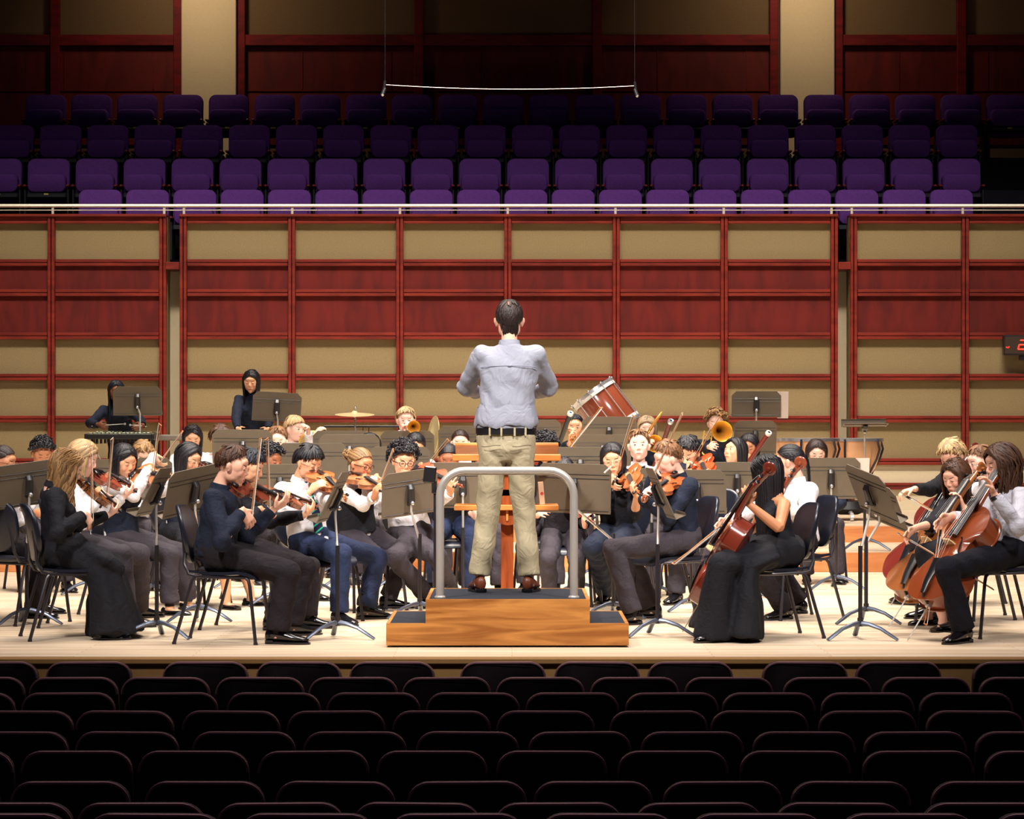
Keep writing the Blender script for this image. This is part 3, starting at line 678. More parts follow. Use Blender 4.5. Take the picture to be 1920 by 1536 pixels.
# ------------------------------------------------------------------ percussion
Z2 = .358
def percussion():
    D = 26.9; s = F / D; X = lambda px: (px - CX) / s; Z = lambda py: CH - (py - HY) / s
    def mallet_instrument(x0, x1, ztop, y, label, nm, barm, cat):
        r = empty(nm, ((x0 + x1) / 2, y, Z2), label, cat); n = 15
        for row in (0, 1):
            for k in range(n):
                if row and k % 7 in (2, 6): continue
                g = G(); w_ = (x1 - x0 - .06) / n; xx = x0 + .03 + w_ * (k + .5 + .5 * row)
                g.box((xx, y + (-.1 if row == 0 else .16), ztop + .012 * row), (w_ * .82, .27 - .006 * k, .02), .004); part('bar', g, barm, r)
        g = G()
        for yy in (-.22, .02, .3): g.box(((x0 + x1) / 2, y + yy, ztop - .03), (x1 - x0, .025, .05), .004)
        for xx in (x0, x1): g.box((xx, y + .04, ztop - .03), (.03, .56, .06), .005)
        part('rail_frame', g, BLACK_METAL, r)
        g = G()
        for k in range(n): xx = x0 + .03 + (x1 - x0 - .06) / n * (k + .5); g.tube([(xx, y - .1, ztop - .04), (xx, y - .1, ztop - .075 - .002 * (n - k))], .014, 7)
        part('resonators', g, DARK_METAL, r)
        for sx in (x0 + .03, x1 - .03):
            g = G(); g.box((sx, y + .04, (Z2 + ztop - .05) / 2 + .03), (.04, .06, ztop - .1 - Z2), .006); g.box((sx, y + .04, Z2 + .06), (.05, .55, .05), .01)
            for q in (-.22, .3): g.tube([(sx - .012, y + q, Z2 + .03), (sx + .012, y + q, Z2 + .03)], .03, 10)
            part('leg', g, BLACK_METAL, r)
        g = G(); g.tube([(x0 + .03, y + .04, ztop - .12), ((x0 + x1) / 2, y + .04, Z2 + .2), (x1 - .03, y + .04, ztop - .12)], .008, 6); part('brace', g, STEEL, r)
        return r
    mallet_instrument(X(168), X(292), Z(813), D, 'silver barred vibraphone in front of the braided player in the dark shirt', 'vibraphone', mat('vibraphone_bar', (170, 175, 150), .3, .7), 'vibraphone')
    mallet_instrument(X(432), X(556), Z(819), D, 'rosewood barred marimba under the long haired player\'s hands', 'marimba', mat('rosewood_bar', (95, 45, 35), .35), 'marimba')
    r = empty('percussion_table', (X(315), D + .3, Z2), 'grey cloth topped trap table between the vibraphone and marimba', 'table')
    g = G(); g.box((X(318), D + .3, Z(821)), (.36, .45, .06), .012); part('tabletop', g, mat('grey_table_felt', (120, 110, 98), .8), r)
    for sx in (-.15, .15):
        g = G(); g.tube([(X(318) + sx, D + .3, Z(822)), (X(318) + sx, D + .3, Z2 + .02)], .012, 8); g.tube([(X(318) + sx, D + .1, Z2 + .012), (X(318) + sx, D + .5, Z2 + .012)], .012, 8); part('leg', g, BLACK_METAL, r)
    # cymbal on stand
    r = empty('cymbal_stand', (X(665), D, Z2), 'silver cymbal stand with one flat suspended cymbal', 'cymbal')
    g = G(); zc = Z(775); g.lathe([(0, .028), (.02, .024), (.035, .006), (.12, -.004), (.2, -.014), (.2, -.016), (.12, -.007), (.03, .002), (0, .018)], 36, dirframe((X(665), D, zc), (.01, -.10, 1))); part('cymbal', g, mat('bronze_cymbal', (240, 222, 165), .35, .6), r, 50)
    g = G(); g.tube([(X(666), D, zc + .06), (X(666), D, Z2 + .45)], .009, 8); g.ell((X(666), D, zc + .05), (.012, .012, .016), 8, 6); g.ell((X(665), D, zc - .03), (.018, .018, .012), 8, 6); part('pole', g, CHROME, r)
    for q in range(3):
        b = math.radians(30 + 120 * q); g = G(); g.tube([(X(666), D, Z2 + .48), (X(666) + .28 * math.cos(b), D + .28 * math.sin(b), Z2 + .01)], .008, 6); part('leg', g, CHROME, r)
    # rack of black tube
    r = empty('equipment_rack', (X(675), D + .35, Z2), 'low black metal frame rack standing behind the cymbal', 'rack')
    g = G(); y = D + .35; zt = Z(800)
    g.box(((X(603) + X(748)) / 2, y, zt), (X(748) - X(603), .04, .022), .003)
    for px in (605, 746): g.box((X(px), y, (zt + Z2) / 2), (.028, .04, zt - Z2), .003)
    for px in (677, 688): g.box((X(px), y, (zt + Z2) / 2), (.008, .02, zt - Z2), .002)
    g.box(((X(603) + X(748)) / 2, y, Z2 + .4), (X(748) - X(603), .03, .02), .003); part('frame', g, BLACK_METAL, r)
    # crash cymbal on edge
    r = empty('hand_cymbal', (X(809), D + .2, Z(803)), 'bronze hand cymbal held on edge beside the trumpet player', 'cymbal')
    g = G(); g.lathe([(0, .035), (.025, .03), (.045, .006), (.13, -.004), (.21, -.014), (.21, -.017), (.12, -.007), (.04, .002), (0, .025)], 36, dirframe((X(808), D + .2, Z(818)), (-.95, -.30, .12))); part('plate', g, mat('bronze_cymbal', (0, 0, 0)), r, 50)
    g = G(); g.tube([(X(808) + .01, D + .2, Z(818)), (X(806) + .05, D + .22, Z(822))], .008, 6); part('strap', g, EBONY, r)
    g = G(); g.tube([(X(812), D + .22, Z(820)), (X(812), D + .22, Z2)], .012, 8); part('cradle_post', g, BLACK_METAL, r)
    # tilted bass drum
    c = P(1137, 772, D + .4); ax = unit((-.60, .10, .80)); r = empty('bass_drum', (c.x, c.y, Z2), 'reddish wood drum with chrome rims tilted up on its stand', 'drum')
    M = dirframe(tuple(c), ax); R, H = .235, .20; M[:3, 3] = V3(tuple(c))
    g = G(); g.lathe([(R, -H), (R + .004, -H + .01), (R + .004, H - .01), (R, H)], 36, M); part('shell', g, mat('drum_shell_wood', (138, 68, 46), .18, 0, .5, coat=.8), r, 50)
    g = G(); g.lathe([(0, H + .004), (R - .01, H + .004), (R, H)], 36, M); part('drumhead', g, mat('drumhead_skin', (225, 220, 210), .5), r)
    g = G(); g.lathe([(0, -H - .004), (R - .01, -H - .004), (R, -H)], 36, M); part('drumhead', g, mat('drumhead_skin', (0, 0, 0)), r)
    for z, m_ in ((H, WHITE), (H + .035, CHROME), (-H, WHITE), (-H - .03, CHROME)):
        g = G(); g.lathe([(R + .004, z - .016), (R + .018, z - .016), (R + .018, z + .016), (R + .004, z + .016)], 36, M); part('hoop', g, m_, r)
    for k in range(10):
        a = k * PI / 5; g = G(); q = lambda rr, z: tuple((M @ np.array([math.cos(a) * rr, math.sin(a) * rr, z, 1]))[:3])
        g.tube([q(R + .022, -H - .03), q(R + .022, H + .04)], .005, 6); g.ell(q(R + .022, H + .05), .014, 8, 6); part('tension_rod', g, CHROME, r)
    for sx in (-.2, .2):
        g = G(); g.tube([(c.x + sx, c.y + .05, c.z - .1), (c.x + sx * 1.3, c.y + .1, Z2 + .02)], .014, 8); g.tube([(c.x + sx * 1.3, c.y - .25, Z2 + .015), (c.x + sx * 1.3, c.y + .4, Z2 + .015)], .014, 8); part('stand_leg', g, BLACK_METAL, r)
    g = G(); g.ell((c.x + .2, c.y - .1, c.z + .03), .028, 10, 8); part('mallet_head', g, mat('red_felt', (170, 50, 45), .9), r)
    # timpani
    Dt = 27.2; s = F / Dt
    for (px, rad, nm, Dt) in ((1510, .33, 'copper timpani drum beside the bassoons, behind the bespectacled girl', 27.2), (1591, .345, 'copper timpani drum below the flat tilted music stand', 28.0)):
        s = F / Dt; x = (px - CX) / s; zt = CH - (824 - HY) / s; r = empty('timpani', (x, Dt, Z2), nm, 'timpani', 'pair of timpani')
        I = frame((x, Dt, 0), (1, 0, 0), (0, 1, 0), (0, 0, 1))
        g = G(); g.lathe([(.04, zt - .46), (rad * .55, zt - .42), (rad * .82, zt - .30), (rad * .95, zt - .16), (rad * .985, zt - .02)], 40, I); part('bowl', g, mat('copper_bowl', (245, 190, 145), .25, .35, noise=(5, .1)), r, 60)
        g = G(); g.lathe([(0, zt + .004), (rad * .98, zt + .004), (rad, zt)], 40, I); part('drumhead', g, mat('drumhead_skin', (0, 0, 0)), r)
        g = G(); g.lathe([(rad, zt - .02), (rad + .02, zt - .02), (rad + .02, zt + .012), (rad, zt + .012)], 40, I); part('hoop', g, CHROME, r)
        for k in range(6):
            a = k * PI / 3 + .3; g = G(); cx_, cy_ = math.cos(a), math.sin(a)
            g.tube([(x + cx_ * (rad + .02), Dt + cy_ * (rad + .02), zt), (x + cx_ * (rad + .05), Dt + cy_ * (rad + .05), zt - .10), (x + cx_ * (rad + .015), Dt + cy_ * (rad + .015), zt - .20), (x + cx_ * rad * .8, Dt + cy_ * rad * .8, zt - .34), (x + cx_ * rad * .45, Dt + cy_ * rad * .45, Z2 + .2)], .012, 7); part('strut', g, DARK_METAL, r)
        g = G(); g.lathe([(.0, Z2 + .22), (.2, Z2 + .2), (.24, Z2 + .12), (.1, Z2 + .06), (0, Z2 + .06)], 20, I); part('pedal_base', g, BLACK_METAL, r)
        for k in range(3):
            a = k * 2 * PI / 3 + .5; g = G(); g.tube([(x, Dt, Z2 + .12), (x + .34 * math.cos(a), Dt + .34 * math.sin(a), Z2 + .07)], .022, 8); g.tube([(x + .34 * math.cos(a) - .015, Dt + .34 * math.sin(a), Z2 + .036), (x + .34 * math.cos(a) + .015, Dt + .34 * math.sin(a), Z2 + .036)], .036, 12); part('caster_leg', g, CHROME, r)
percussion()
# ------------------------------------------------------------------ people: skin, hair, cloth materials
def skin(name, rgb, brow, lip=None, down=False):
    key = 'skin_' + name + ('_lids_lowered' if down else '')
    if key in MATS: return MATS[key]
    m = mat(key, rgb, .55, 0, .35); nt = m.node_tree; N = nt.nodes; L = nt.links; b = N['Principled BSDF']
    b.inputs['Subsurface Weight'].default_value = 0
    at = N.new('ShaderNodeAttribute'); at.attribute_name = 'face_coord'; sp = N.new('ShaderNodeSeparateXYZ'); L.new(at.outputs['Vector'], sp.inputs[0])
    def mth(op, a, c=0.0, clamp=False):
        n = N.new('ShaderNodeMath'); n.operation = op; n.use_clamp = clamp
        for i, v in enumerate((a, c)):
            if isinstance(v, (int, float)): n.inputs[i].default_value = v
            else: L.new(v, n.inputs[i])
        return n.outputs[0]
    x = mth('ABSOLUTE', sp.outputs[0]); y = sp.outputs[1]; z = sp.outputs[2]
    front = mth('MULTIPLY', mth('SUBTRACT', y, .045), 60, True)
    def ellm(cx, cz, rx, rz, soft=3.0, slope=0.0):
        dx = mth('DIVIDE', mth('SUBTRACT', x, cx), rx); zz = mth('ADD', z, mth('MULTIPLY', mth('SUBTRACT', x, cx), slope)) if slope else z
        dz = mth('DIVIDE', mth('SUBTRACT', zz, cz), rz)
        d = mth('ADD', mth('MULTIPLY', dx, dx), mth('MULTIPLY', dz, dz))
        return mth('MULTIPLY', mth('MULTIPLY', mth('SUBTRACT', 1.15, d), soft, True), front)
    def over(base, fac, col):
        mx = N.new('ShaderNodeMix'); mx.data_type = 'RGBA'; L.new(fac, mx.inputs[0])
        if isinstance(base, tuple): mx.inputs[6].default_value = (*base, 1)
        else: L.new(base, mx.inputs[6])
        mx.inputs[7].default_value = (*lin(col), 1); return mx.outputs[2]
    lip = lip or (int(rgb[0] * .86), int(rgb[1] * .66), int(rgb[2] * .68))
    chk = (min(255, rgb[0] + 8), int(rgb[1] * .86), int(rgb[2] * .86))
    c = over(lin(rgb), mth('MULTIPLY', ellm(.036, -.022, .028, .024, .8), .55), chk)
    c = over(c, ellm(0, -.0585, .023, .0085, 3), lip)
    c = over(c, ellm(0, -.0585, .019, .0010, 1.5), (120, 60, 55))
    c = over(c, ellm(.031, .030, .0165, .0032, 2, -.12), brow)
    if down:
        c = over(c, ellm(.0305, .0050, .0140, .0028, 3, .06), (48, 30, 28))
        c = over(c, ellm(.0305, .0150, .0130, .0016, .6), (int(rgb[0] * .7), int(rgb[1] * .6), int(rgb[2] * .6)))
    else:
        c = over(c, ellm(.0305, .0110, .0145, .0056, 4, .05), (55, 35, 32))
        c = over(c, ellm(.0305, .0098, .0122, .0042, 4), (220, 208, 200))
        c = over(c, ellm(.0300, .0100, .0056, .0048, 4), (32, 20, 16))
    c = over(c, ellm(.0085, -.030, .0035, .0022, 3), (110, 60, 50))
    L.new(c, b.inputs['Base Color'])
    return m
TONES = dict(fair=(236, 178, 150), pale=(244, 192, 168), asian=(232, 172, 132), tan=(205, 138, 98), brown=(168, 104, 72), dark=(125, 76, 52))
def hairmat(name, rgb, hi=None):
    key = 'hair_' + name
    if key in MATS: return MATS[key]
    m = mat(key, rgb, .42, 0, .4, bump=(190, .3)); nt = m.node_tree; b = nt.nodes['Principled BSDF']; ge = nt.nodes.new('ShaderNodeNewGeometry'); mr = nt.nodes.new('ShaderNodeMapRange'); mr.inputs[3].default_value = .5; mr.inputs[4].default_value = 1.45; nt.links.new(ge.outputs['Random Per Island'], mr.inputs[0]); mx = nt.nodes.new('ShaderNodeMix'); mx.data_type = 'RGBA'; mx.blend_type = 'MULTIPLY'; mx.inputs[0].default_value = 1; mx.inputs[6].default_value = (*lin(rgb), 1); nt.links.new(mr.outputs[0], mx.inputs[7]); nt.links.new(mx.outputs[2], b.inputs['Base Color']); return m
HAIR = dict(black=(24, 20, 24), brown=(72, 44, 28), darkbrown=(42, 27, 22), blond=(186, 152, 108), darkblond=(142, 106, 66), lightbrown=(120, 82, 52), navyblack=(20, 24, 34), ash=(150, 125, 95))
CL = {}
def cloth(name, rgb, rough=.85, st=.45, sc=14): return mat('cloth_' + name, rgb, rough, 0, .25, weave=(sc, st))
BLK = cloth('black', (24, 24, 30)); NAVY = cloth('navy_black', (26, 32, 48)); WHT = cloth('white_cotton', (232, 226, 226)); GREY = cloth('charcoal_wool', (56, 50, 56)); BLUE = cloth('navy_trousers', (34, 44, 72))
SHIRT = cloth('pale_blue_oxford', (152, 154, 166), .85, .6, 8); KHAKI = cloth('khaki_twill', (180, 167, 136), .85, .6, 9); LTGREY = cloth('pale_grey_shirt', (196, 196, 206), .85, .6, 12)
SHOE = mat('black_shoe_leather', (16, 15, 18), .18, 0, .7); BROWNSHOE = mat('brown_shoe_leather', (110, 52, 30), .4); SOCK = mat('black_sock', (18, 16, 20), .95)
GLASS_DARK = mat('dark_eyeglass_frame', (30, 22, 24), .3, 0, .6); GLASS_THIN = mat('wire_eyeglass_frame', (190, 160, 150), .25, .8); LEATHER = mat('black_belt_leather', (24, 22, 24), .4)
BODIES = []      # meshes waiting for one joint voxel pass
def remesh_later(o, vox, smooth=2, hm=None, fold=None):
    BODIES.append((o, vox, smooth, hm, fold))
    md = o.modifiers.new('r', 'REMESH'); md.mode = 'VOXEL'; md.voxel_size = vox; md.use_smooth_shade = True
    if smooth: s = o.modifiers.new('s', 'SMOOTH'); s.factor = .5; s.iterations = smooth
def finish_bodies():
    dg = bpy.context.evaluated_depsgraph_get()
    for o, vox, sm, hm, fold in BODIES:
        me = bpy.data.meshes.new_from_object(o.evaluated_get(dg), depsgraph=dg); old = o.data
        n = len(me.vertices); co = np.empty(n * 3, np.float32); me.vertices.foreach_get('co', co); co = co.reshape(-1, 3)
        if hm is not None:
            loc, R, k = hm; h = ((co + np.array(o.parent.location) - loc) @ R) / k
            a = me.attributes.new('face_coord', 'FLOAT_VECTOR', 'POINT'); a.data.foreach_set('vector', h.astype(np.float32).ravel())
        if fold:
            amp, fr, axis = fold; nr = np.empty(n * 3, np.float32); me.vertices.foreach_get('normal', nr); nr = nr.reshape(-1, 3)
            p = co + np.array(o.parent.location)
            if axis == 'pleat': v = np.sin(p[:, 0] * fr + 2.2 * np.sin(p[:, 2] * 3)) * np.sin(p[:, 1] * fr * 1.1 + 1.3 * np.sin(p[:, 2] * 4))
            else: v = np.sin(p[:, 0] * fr + p[:, 2] * fr * .7 + 1.7 * np.sin(p[:, 1] * fr * .8)) * np.sin(p[:, 2] * fr * 1.1 - p[:, 1] * fr * .6 + 1.3 * np.sin(p[:, 0] * fr * .5)) + .5 * np.sin(p[:, 2] * fr * 2.3 + p[:, 0] * fr * 1.4) * np.sin(p[:, 1] * fr * 1.9 - p[:, 0] * fr)
            co = co + nr * (v * amp)[:, None]; me.vertices.foreach_set('co', co.astype(np.float32).ravel()); me.update()
        me.polygons.foreach_set('use_smooth', [True] * len(me.polygons))
        me.materials.clear(); me.materials.append(old.materials[0])
        o.modifiers.clear(); o.data = me; me.name = old.name; bpy.data.meshes.remove(old)
    BODIES.clear()
def ik(S, T, l1, l2, hint):
    S, T = np.array(S, float), np.array(T, float); d = T - S; L = np.linalg.norm(d); L = max(L, .12)
    if L > (l1 + l2) * .995: k = L / ((l1 + l2) * .995); l1 *= k; l2 *= k
    a = (l1 * l1 - l2 * l2 + L * L) / (2 * L); h = math.sqrt(max(l1 * l1 - a * a, 0)); u = unit(d); hh = unit(np.array(hint, float) - u * np.dot(hint, u))
    return S + u * a + hh * h
def rotm(axis, ang):
    return np.array(Matrix.Rotation(ang, 3, Vector(axis)))
def hand(g, w, d, n, side, curl=.6, k=1.0, spread=.12):
    """w wrist, d finger direction, n direction the palm faces, side +1/-1: which side the thumb leaves along (d x n)"""
    d = unit(d); n = unit(n - d * np.dot(n, d)); s = np.cross(d, n) * side; w = np.array(w, float)
    g.tube([w - d * .015 * k, w + d * .012 * k, w + d * .045 * k, w + d * .08 * k, w + d * .09 * k], [(.024 * k, .019 * k), (.028 * k, .018 * k), (.036 * k, .0155 * k), (.037 * k, .013 * k), (.03 * k, .009 * k)], 10, up=n)
    for i in range(4):
        t = i - 1.5; b = w + d * (.084 - .004 * abs(t - .3)) * k - s * t * .0185 * k; ln = (.042, .046, .043, .034)[i] * k; r = .0088 * k
        a = 0; p = [b - d * .015 * k, b]; fd = unit(d - s * t * spread)
        for j, q in enumerate((.62, .85, .55)):
            a += curl * q; dd = fd * math.cos(a) + n * math.sin(a); p.append(p[-1] + dd * ln * (1, .62, .5)[j])
        g.tube(p, [r, r * 1.02, r * .95, r * .85, r * .66], 7)
    b = w + d * .022 * k + s * .025 * k; t1 = unit(s * .75 + d * .6 + n * .35); t2 = unit(s * .15 + d * .8 + n * (.35 + curl * .35))
    g.tube([b - t1 * .012 * k, b + t1 * .034 * k, b + t1 * .034 * k + t2 * .026 * k, b + t1 * .034 * k + unit(t2 + n * curl * .4) * .05 * k], [.014 * k, .0115 * k, .0098 * k, .0072 * k], 8)
def head_geo(g, k, M, child=False, fem=False):
    """head-local: x side, y forward, z up"""
    g.M = M @ np.diag([k, k, k, 1]); e = g.ell
    e((0, -.014, .030), (.074, .092, .090), 20, 14); e((0, .030, -.020), (.059, .056, .085), 16, 12)
    e((0, .036, -.066), (.046 if not fem else .042, .046, .040), 14, 10); e((0, .066, -.088), (.024, .020, .019), 10, 8); e((0, .055, -.045), (.046, .034, .044), 14, 10)
    for s in (-1, 1):
        e((s * .034, .056, -.020), (.029, .027, .034), 12, 8); e((s * .052, .030, .012), (.024, .040, .040), 12, 8); e((s * .038, .012, -.046), (.030, .050, .042), 12, 8)
        e((s * .037, .020, -.018), (.033, .054, .058), 16, 12); e((s * .030, .0745, .0105), (.0135, .0120, .0115), 10, 8)
        e((s * .0785, -.008, -.004), (.0085, .0165, .031), 12, 10, rotm((0, 0, 1), -s * .35)); e((s * .0865, -.015, .006), (.007, .014, .021), 10, 8, rotm((0, 0, 1), -s * .5))
        e((s * .0100, .0880, -.026), (.0080, .0095, .0072), 8, 6)
    e((0, .062, .046), (.052, .024, .028), 14, 8); e((0, .075, .029), (.042, .010, .008), 10, 6)
    g.tube([(0, .078, .020), (0, .088, .002), (0, .0975, -.016), (0, .094, -.027)], [.0075, .0085, .0100, .0085], 8)
    e((0, .0865, -.0525), (.021, .0085, .0062), 10, 6); e((0, .0845, -.0650), (.018, .0085, .0072), 10, 6); e((0, .072, -.060), (.032, .022, .022), 10, 8)
    g.M = None
SCC, SCR = V3(0, -.014, .030), V3(.080, .098, .097)
def sph(az, pol):
    """az 0 = front, +90 = local +x; pol from the top"""
    a, p = math.radians(az), math.radians(pol); return V3(math.sin(a) * math.sin(p), math.cos(a) * math.sin(p), math.cos(p))
def pmax(az, front=52):
    a = abs(((az + 180) % 360) - 180); xs = [0, 35, 62, 85, 105, 140, 180]; ys = [front, front + 3, front + 18, 84, 104, 122, 126]
    return float(np.interp(a, xs, ys))
def hair(style, M, k, seed=1, vol=.012, length=.3, part_az=0, front=52, wave=.0, n=None, curl=.016):
    """M head frame (numpy 4x4), world; returns G in world"""
    R = random.Random(seed); g = G(); W = lambda p: (M @ np.append(np.array(p) * k, 1))[:3]
    # base cap
    naz, npo = 30, 9; V = []; Fc = []
    for i in range(naz):
        az = i * 360 / naz
        for j in range(npo):
            pol = pmax(az, front) * j / (npo - 1); u = sph(az, pol); rim = 1.0 - (.07 if j == npo - 1 else 0)
            V.append(W(SCC + u * SCR * rim * (1 + vol * 4 * math.sin(PI * .62 * (1 - (j / (npo - 1)) ** 1.5)))))
    for i in range(naz):
        for j in range(npo - 1): a, b = i * npo + j, ((i + 1) % naz) * npo + j; Fc.append((a, b, b + 1, a + 1))
    if style != 'bald': g.add(V, Fc)
    up = V3(0, 0, 1); Rm = M[:3, :3]
    def scalp_path(u0, u1, m, off0, off1):
        out = []; om = math.acos(max(-1, min(1, float(np.dot(u0, u1))))) or 1e-3
        for t in np.linspace(0, 1, m):
            u = (math.sin((1 - t) * om) * u0 + math.sin(t * om) * u1) / math.sin(om); out.append(SCC + u * (SCR + off0 + (off1 - off0) * t))
        return out
    def lock(pts, r, flat=.45):
        m = len(pts); nr = [(r * (.55 + .45 * math.sin(PI * min(.75, .25 + t))) * (1 - .75 * t ** 3), r * flat * (1 - .6 * t ** 3)) for t in np.linspace(0, 1, m)]
        c = W(SCC); g.tube(pts, [(a * k, b * k) for a, b in nr], 6, up=unit(np.array(pts[m // 2]) - c))
    if style in ('short', 'messy', 'bowl', 'bald'):
        N = n or 130
        for i in range(N):
            az = R.uniform(-180, 180); pm = pmax(az, front) + R.uniform(-4, 3) + (6 if style == 'bowl' and abs(az) < 70 else 0)
            p1 = pm; p0 = max(0, p1 - R.uniform(28, 60)); tw = R.uniform(-14, 14) if style != 'bowl' else R.uniform(-5, 5)
            if style == 'bald':
                if abs(az) < 95 and False: continue
                p0 = max(p0, 30)
            if style == 'messy': tw *= 2.2
            pts = scalp_path(sph(az - tw, p0), sph(az + tw, p1), 6, vol * .7, (vol * R.uniform(.5, 1.5) if style != 'short' else vol * R.uniform(-.1, .45)))
            if style == 'messy': pts = [p + V3(R.uniform(-1, 1), R.uniform(-1, 1), R.uniform(-.3, 1)) * .006 for p in pts]
            lock([W(p) for p in pts], R.uniform(.010, .016) * (.7 if style == 'short' else 1))
    if style == 'messy' or style == 'short' or style == 'bowl':
        for i in range(34):
            az = R.uniform(-180, 180); p0 = R.uniform(0, 18); pts = scalp_path(sph(az, p0), sph(az + R.uniform(-25, 25), p0 + R.uniform(28, 48)), 6, vol * .6, vol * R.uniform(.8, 1.6)); lock([W(p) for p in pts], R.uniform(.011, .018))
    if style == 'bald' and False: pass
    if style == 'curly':
        N = n or 150
        for i in range(N):
            az = R.uniform(-180, 180); pol = math.degrees(math.acos(1 - R.random() * (1 - math.cos(math.radians(pmax(az, front)))))); u = sph(az, pol)
            c = SCC + u * (SCR + vol * R.uniform(.3, 1.5)); t1 = unit(np.cross(u, (R.uniform(-1, 1), R.uniform(-1, 1), R.uniform(-1, 1)))); t2 = np.cross(u, t1); pts = []; rr = R.uniform(.6, 1.2) * curl
            for t in np.linspace(0, 1, 13): a = t * 2.6 * PI; pts.append(W(c + (t1 * math.cos(a) + t2 * math.sin(a)) * rr * (1 - .3 * t) + u * (.004 + .014 * t)))
            g.tube(pts, [.0055 * k] * 12 + [.002 * k], 5)
    if style in ('long', 'wavy', 'half'):
        N = n or 84
        for i in range(N):
            s = 1 if i % 2 else -1; t = R.random(); back = t > .62
            p0 = R.uniform(0, 50) if not back else R.uniform(0, 25); az0 = part_az if not back else 180
            u0 = sph(az0 + s * R.uniform(1, 6), p0); az1 = s * (np.interp(t, (0, .3, .62, 1), (58, 88, 125, 180)) + R.uniform(-7, 7)); u1 = sph(az1, R.uniform(88, 100) if t > .1 else R.uniform(76, 90))
            o = vol * R.uniform(.5, 1.3); pts = [W(p) for p in scalp_path(u0, u1, 7, vol * .4, o)]
            d = np.array(pts[-1]) - np.array(pts[-2]); d = unit(d) * .03 * k; cur = np.array(pts[-1]); Ln = length * R.uniform(.82, 1.05); m = max(3, int(Ln / .035)); ph = R.uniform(0, 6.28) ; outd = unit((Rm @ u1) * V3(1, 1, 0))
            sd = np.cross(outd, up); cen = W(V3(0, -.03, -.1))
            for j in range(m):
                d = d * .45 + V3(0, 0, -1) * .035 * .55 * k * 1.55; pull = (cen - cur) * V3(1, 1, 0); d = d + pull * (.03 if j < 4 else 0)
                cur = cur + d; q = wave * math.sin(ph + j * 1.15) * min(1, (j + 1) / 3); pts.append(cur + sd * q + outd * abs(wave) * .6 * math.cos(ph + j * 1.3))
            lock(pts, R.uniform(.012, .020) * (.68 if N > 120 else 1), .5)
    if style in ('bun', 'pony', 'pulled'):
        tgt = V3(0, -.115, .035) if style != 'pony' else V3(0, -.105, .02)
        for i in range(90):
            az = R.uniform(-125, 125); u0 = sph(az, pmax(az, front) - 1); u1 = unit(tgt - SCC); pts = [W(p) for p in scalp_path(u0, u1, 8, .002, vol * .7)]; lock(pts, R.uniform(.009, .014), .4)
        for i in range(26):
            az = R.choice((-1, 1)) * R.uniform(130, 180); u0 = sph(az, 122); pts = [W(p) for p in scalp_path(u0, unit(tgt - SCC), 6, .002, vol * .7)]; lock(pts, .011, .4)
        if style == 'bun':
            for i in range(70):
                u = unit(V3(R.gauss(0, 1), R.gauss(0, 1) - .3, R.gauss(0, 1))); c = tgt + V3(0, -.03, .0) + u * R.uniform(.014, .036); t1 = unit(np.cross(u, (R.random(), R.random(), 1))); t2 = np.cross(u, t1); pts = [W(c + (t1 * math.cos(a) + t2 * math.sin(a)) * .011 + u * a * .0025) for a in np.linspace(0, 6.5, 10)]
                g.tube(pts, .0035 * k, 5)
        if style == 'pony':
            for i in range(34):
                cur = W(tgt + V3(R.uniform(-.014, .014), -.015, R.uniform(-.014, .014))); d = Rm @ V3(R.uniform(-.5, .5), -1, -.2) * .03 * k; pts = [W(tgt), cur]
                for j in range(int(length / .035)): d = d * .5 + V3(0, 0, -1) * .028 * k; cur = cur + d; pts.append(cur + V3(R.uniform(-1, 1), R.uniform(-1, 1), 0) * .003)
                lock(pts, .012, .6)
    if style == 'braids':
        for i in range(64):
            s = 1 if i % 2 else -1; t = R.random(); u0 = sph(s * 3, R.uniform(0, 48)); az1 = s * np.interp(t, (0, 1), (60, 178)); u1 = sph(az1, 92); pts = [W(p) for p in scalp_path(u0, u1, 8, .006, .012)]; cur = np.array(pts[-1]); cen = W(V3(0, -.03, -.1))
            for j in range(int(length / .03)): cur = cur + V3(0, 0, -.03 * k) + (cen - cur) * V3(1, 1, 0) * (.03 if j < 4 else 0) + V3(R.uniform(-1, 1), R.uniform(-1, 1), 0) * .002; pts.append(cur)
            g.tube(pts, [(.0052 + .0012 * (j % 2)) * k for j in range(len(pts))], 6)
    return g
def glasses(M, k, style='thin', round_=False):
    g = G(); g.M = M @ np.diag([k, k, k, 1]); r = .0013 if style == 'thin' else .0024; rx, rz = (.023, .021) if round_ else (.024, .018)
    for s in (-1, 1):
        g.tube([(s * .0315 + rx * math.cos(a), .0985 - .006 * abs(s * .0315 + rx * math.cos(a)) / .05, .008 + rz * math.sin(a)) for a in np.linspace(0, 2 * PI, 20, endpoint=False)], r, 6, close=True)
        g.tube([(s * .054, .094, .013), (s * .066, .075, .013), (s * .079, .03, .010), (s * .082, -.004, .006)], r, 5)
    g.tube([(-.0085, .098, .011), (0, .102, .014), (.0085, .098, .011)], r, 5); g.M = None; return g
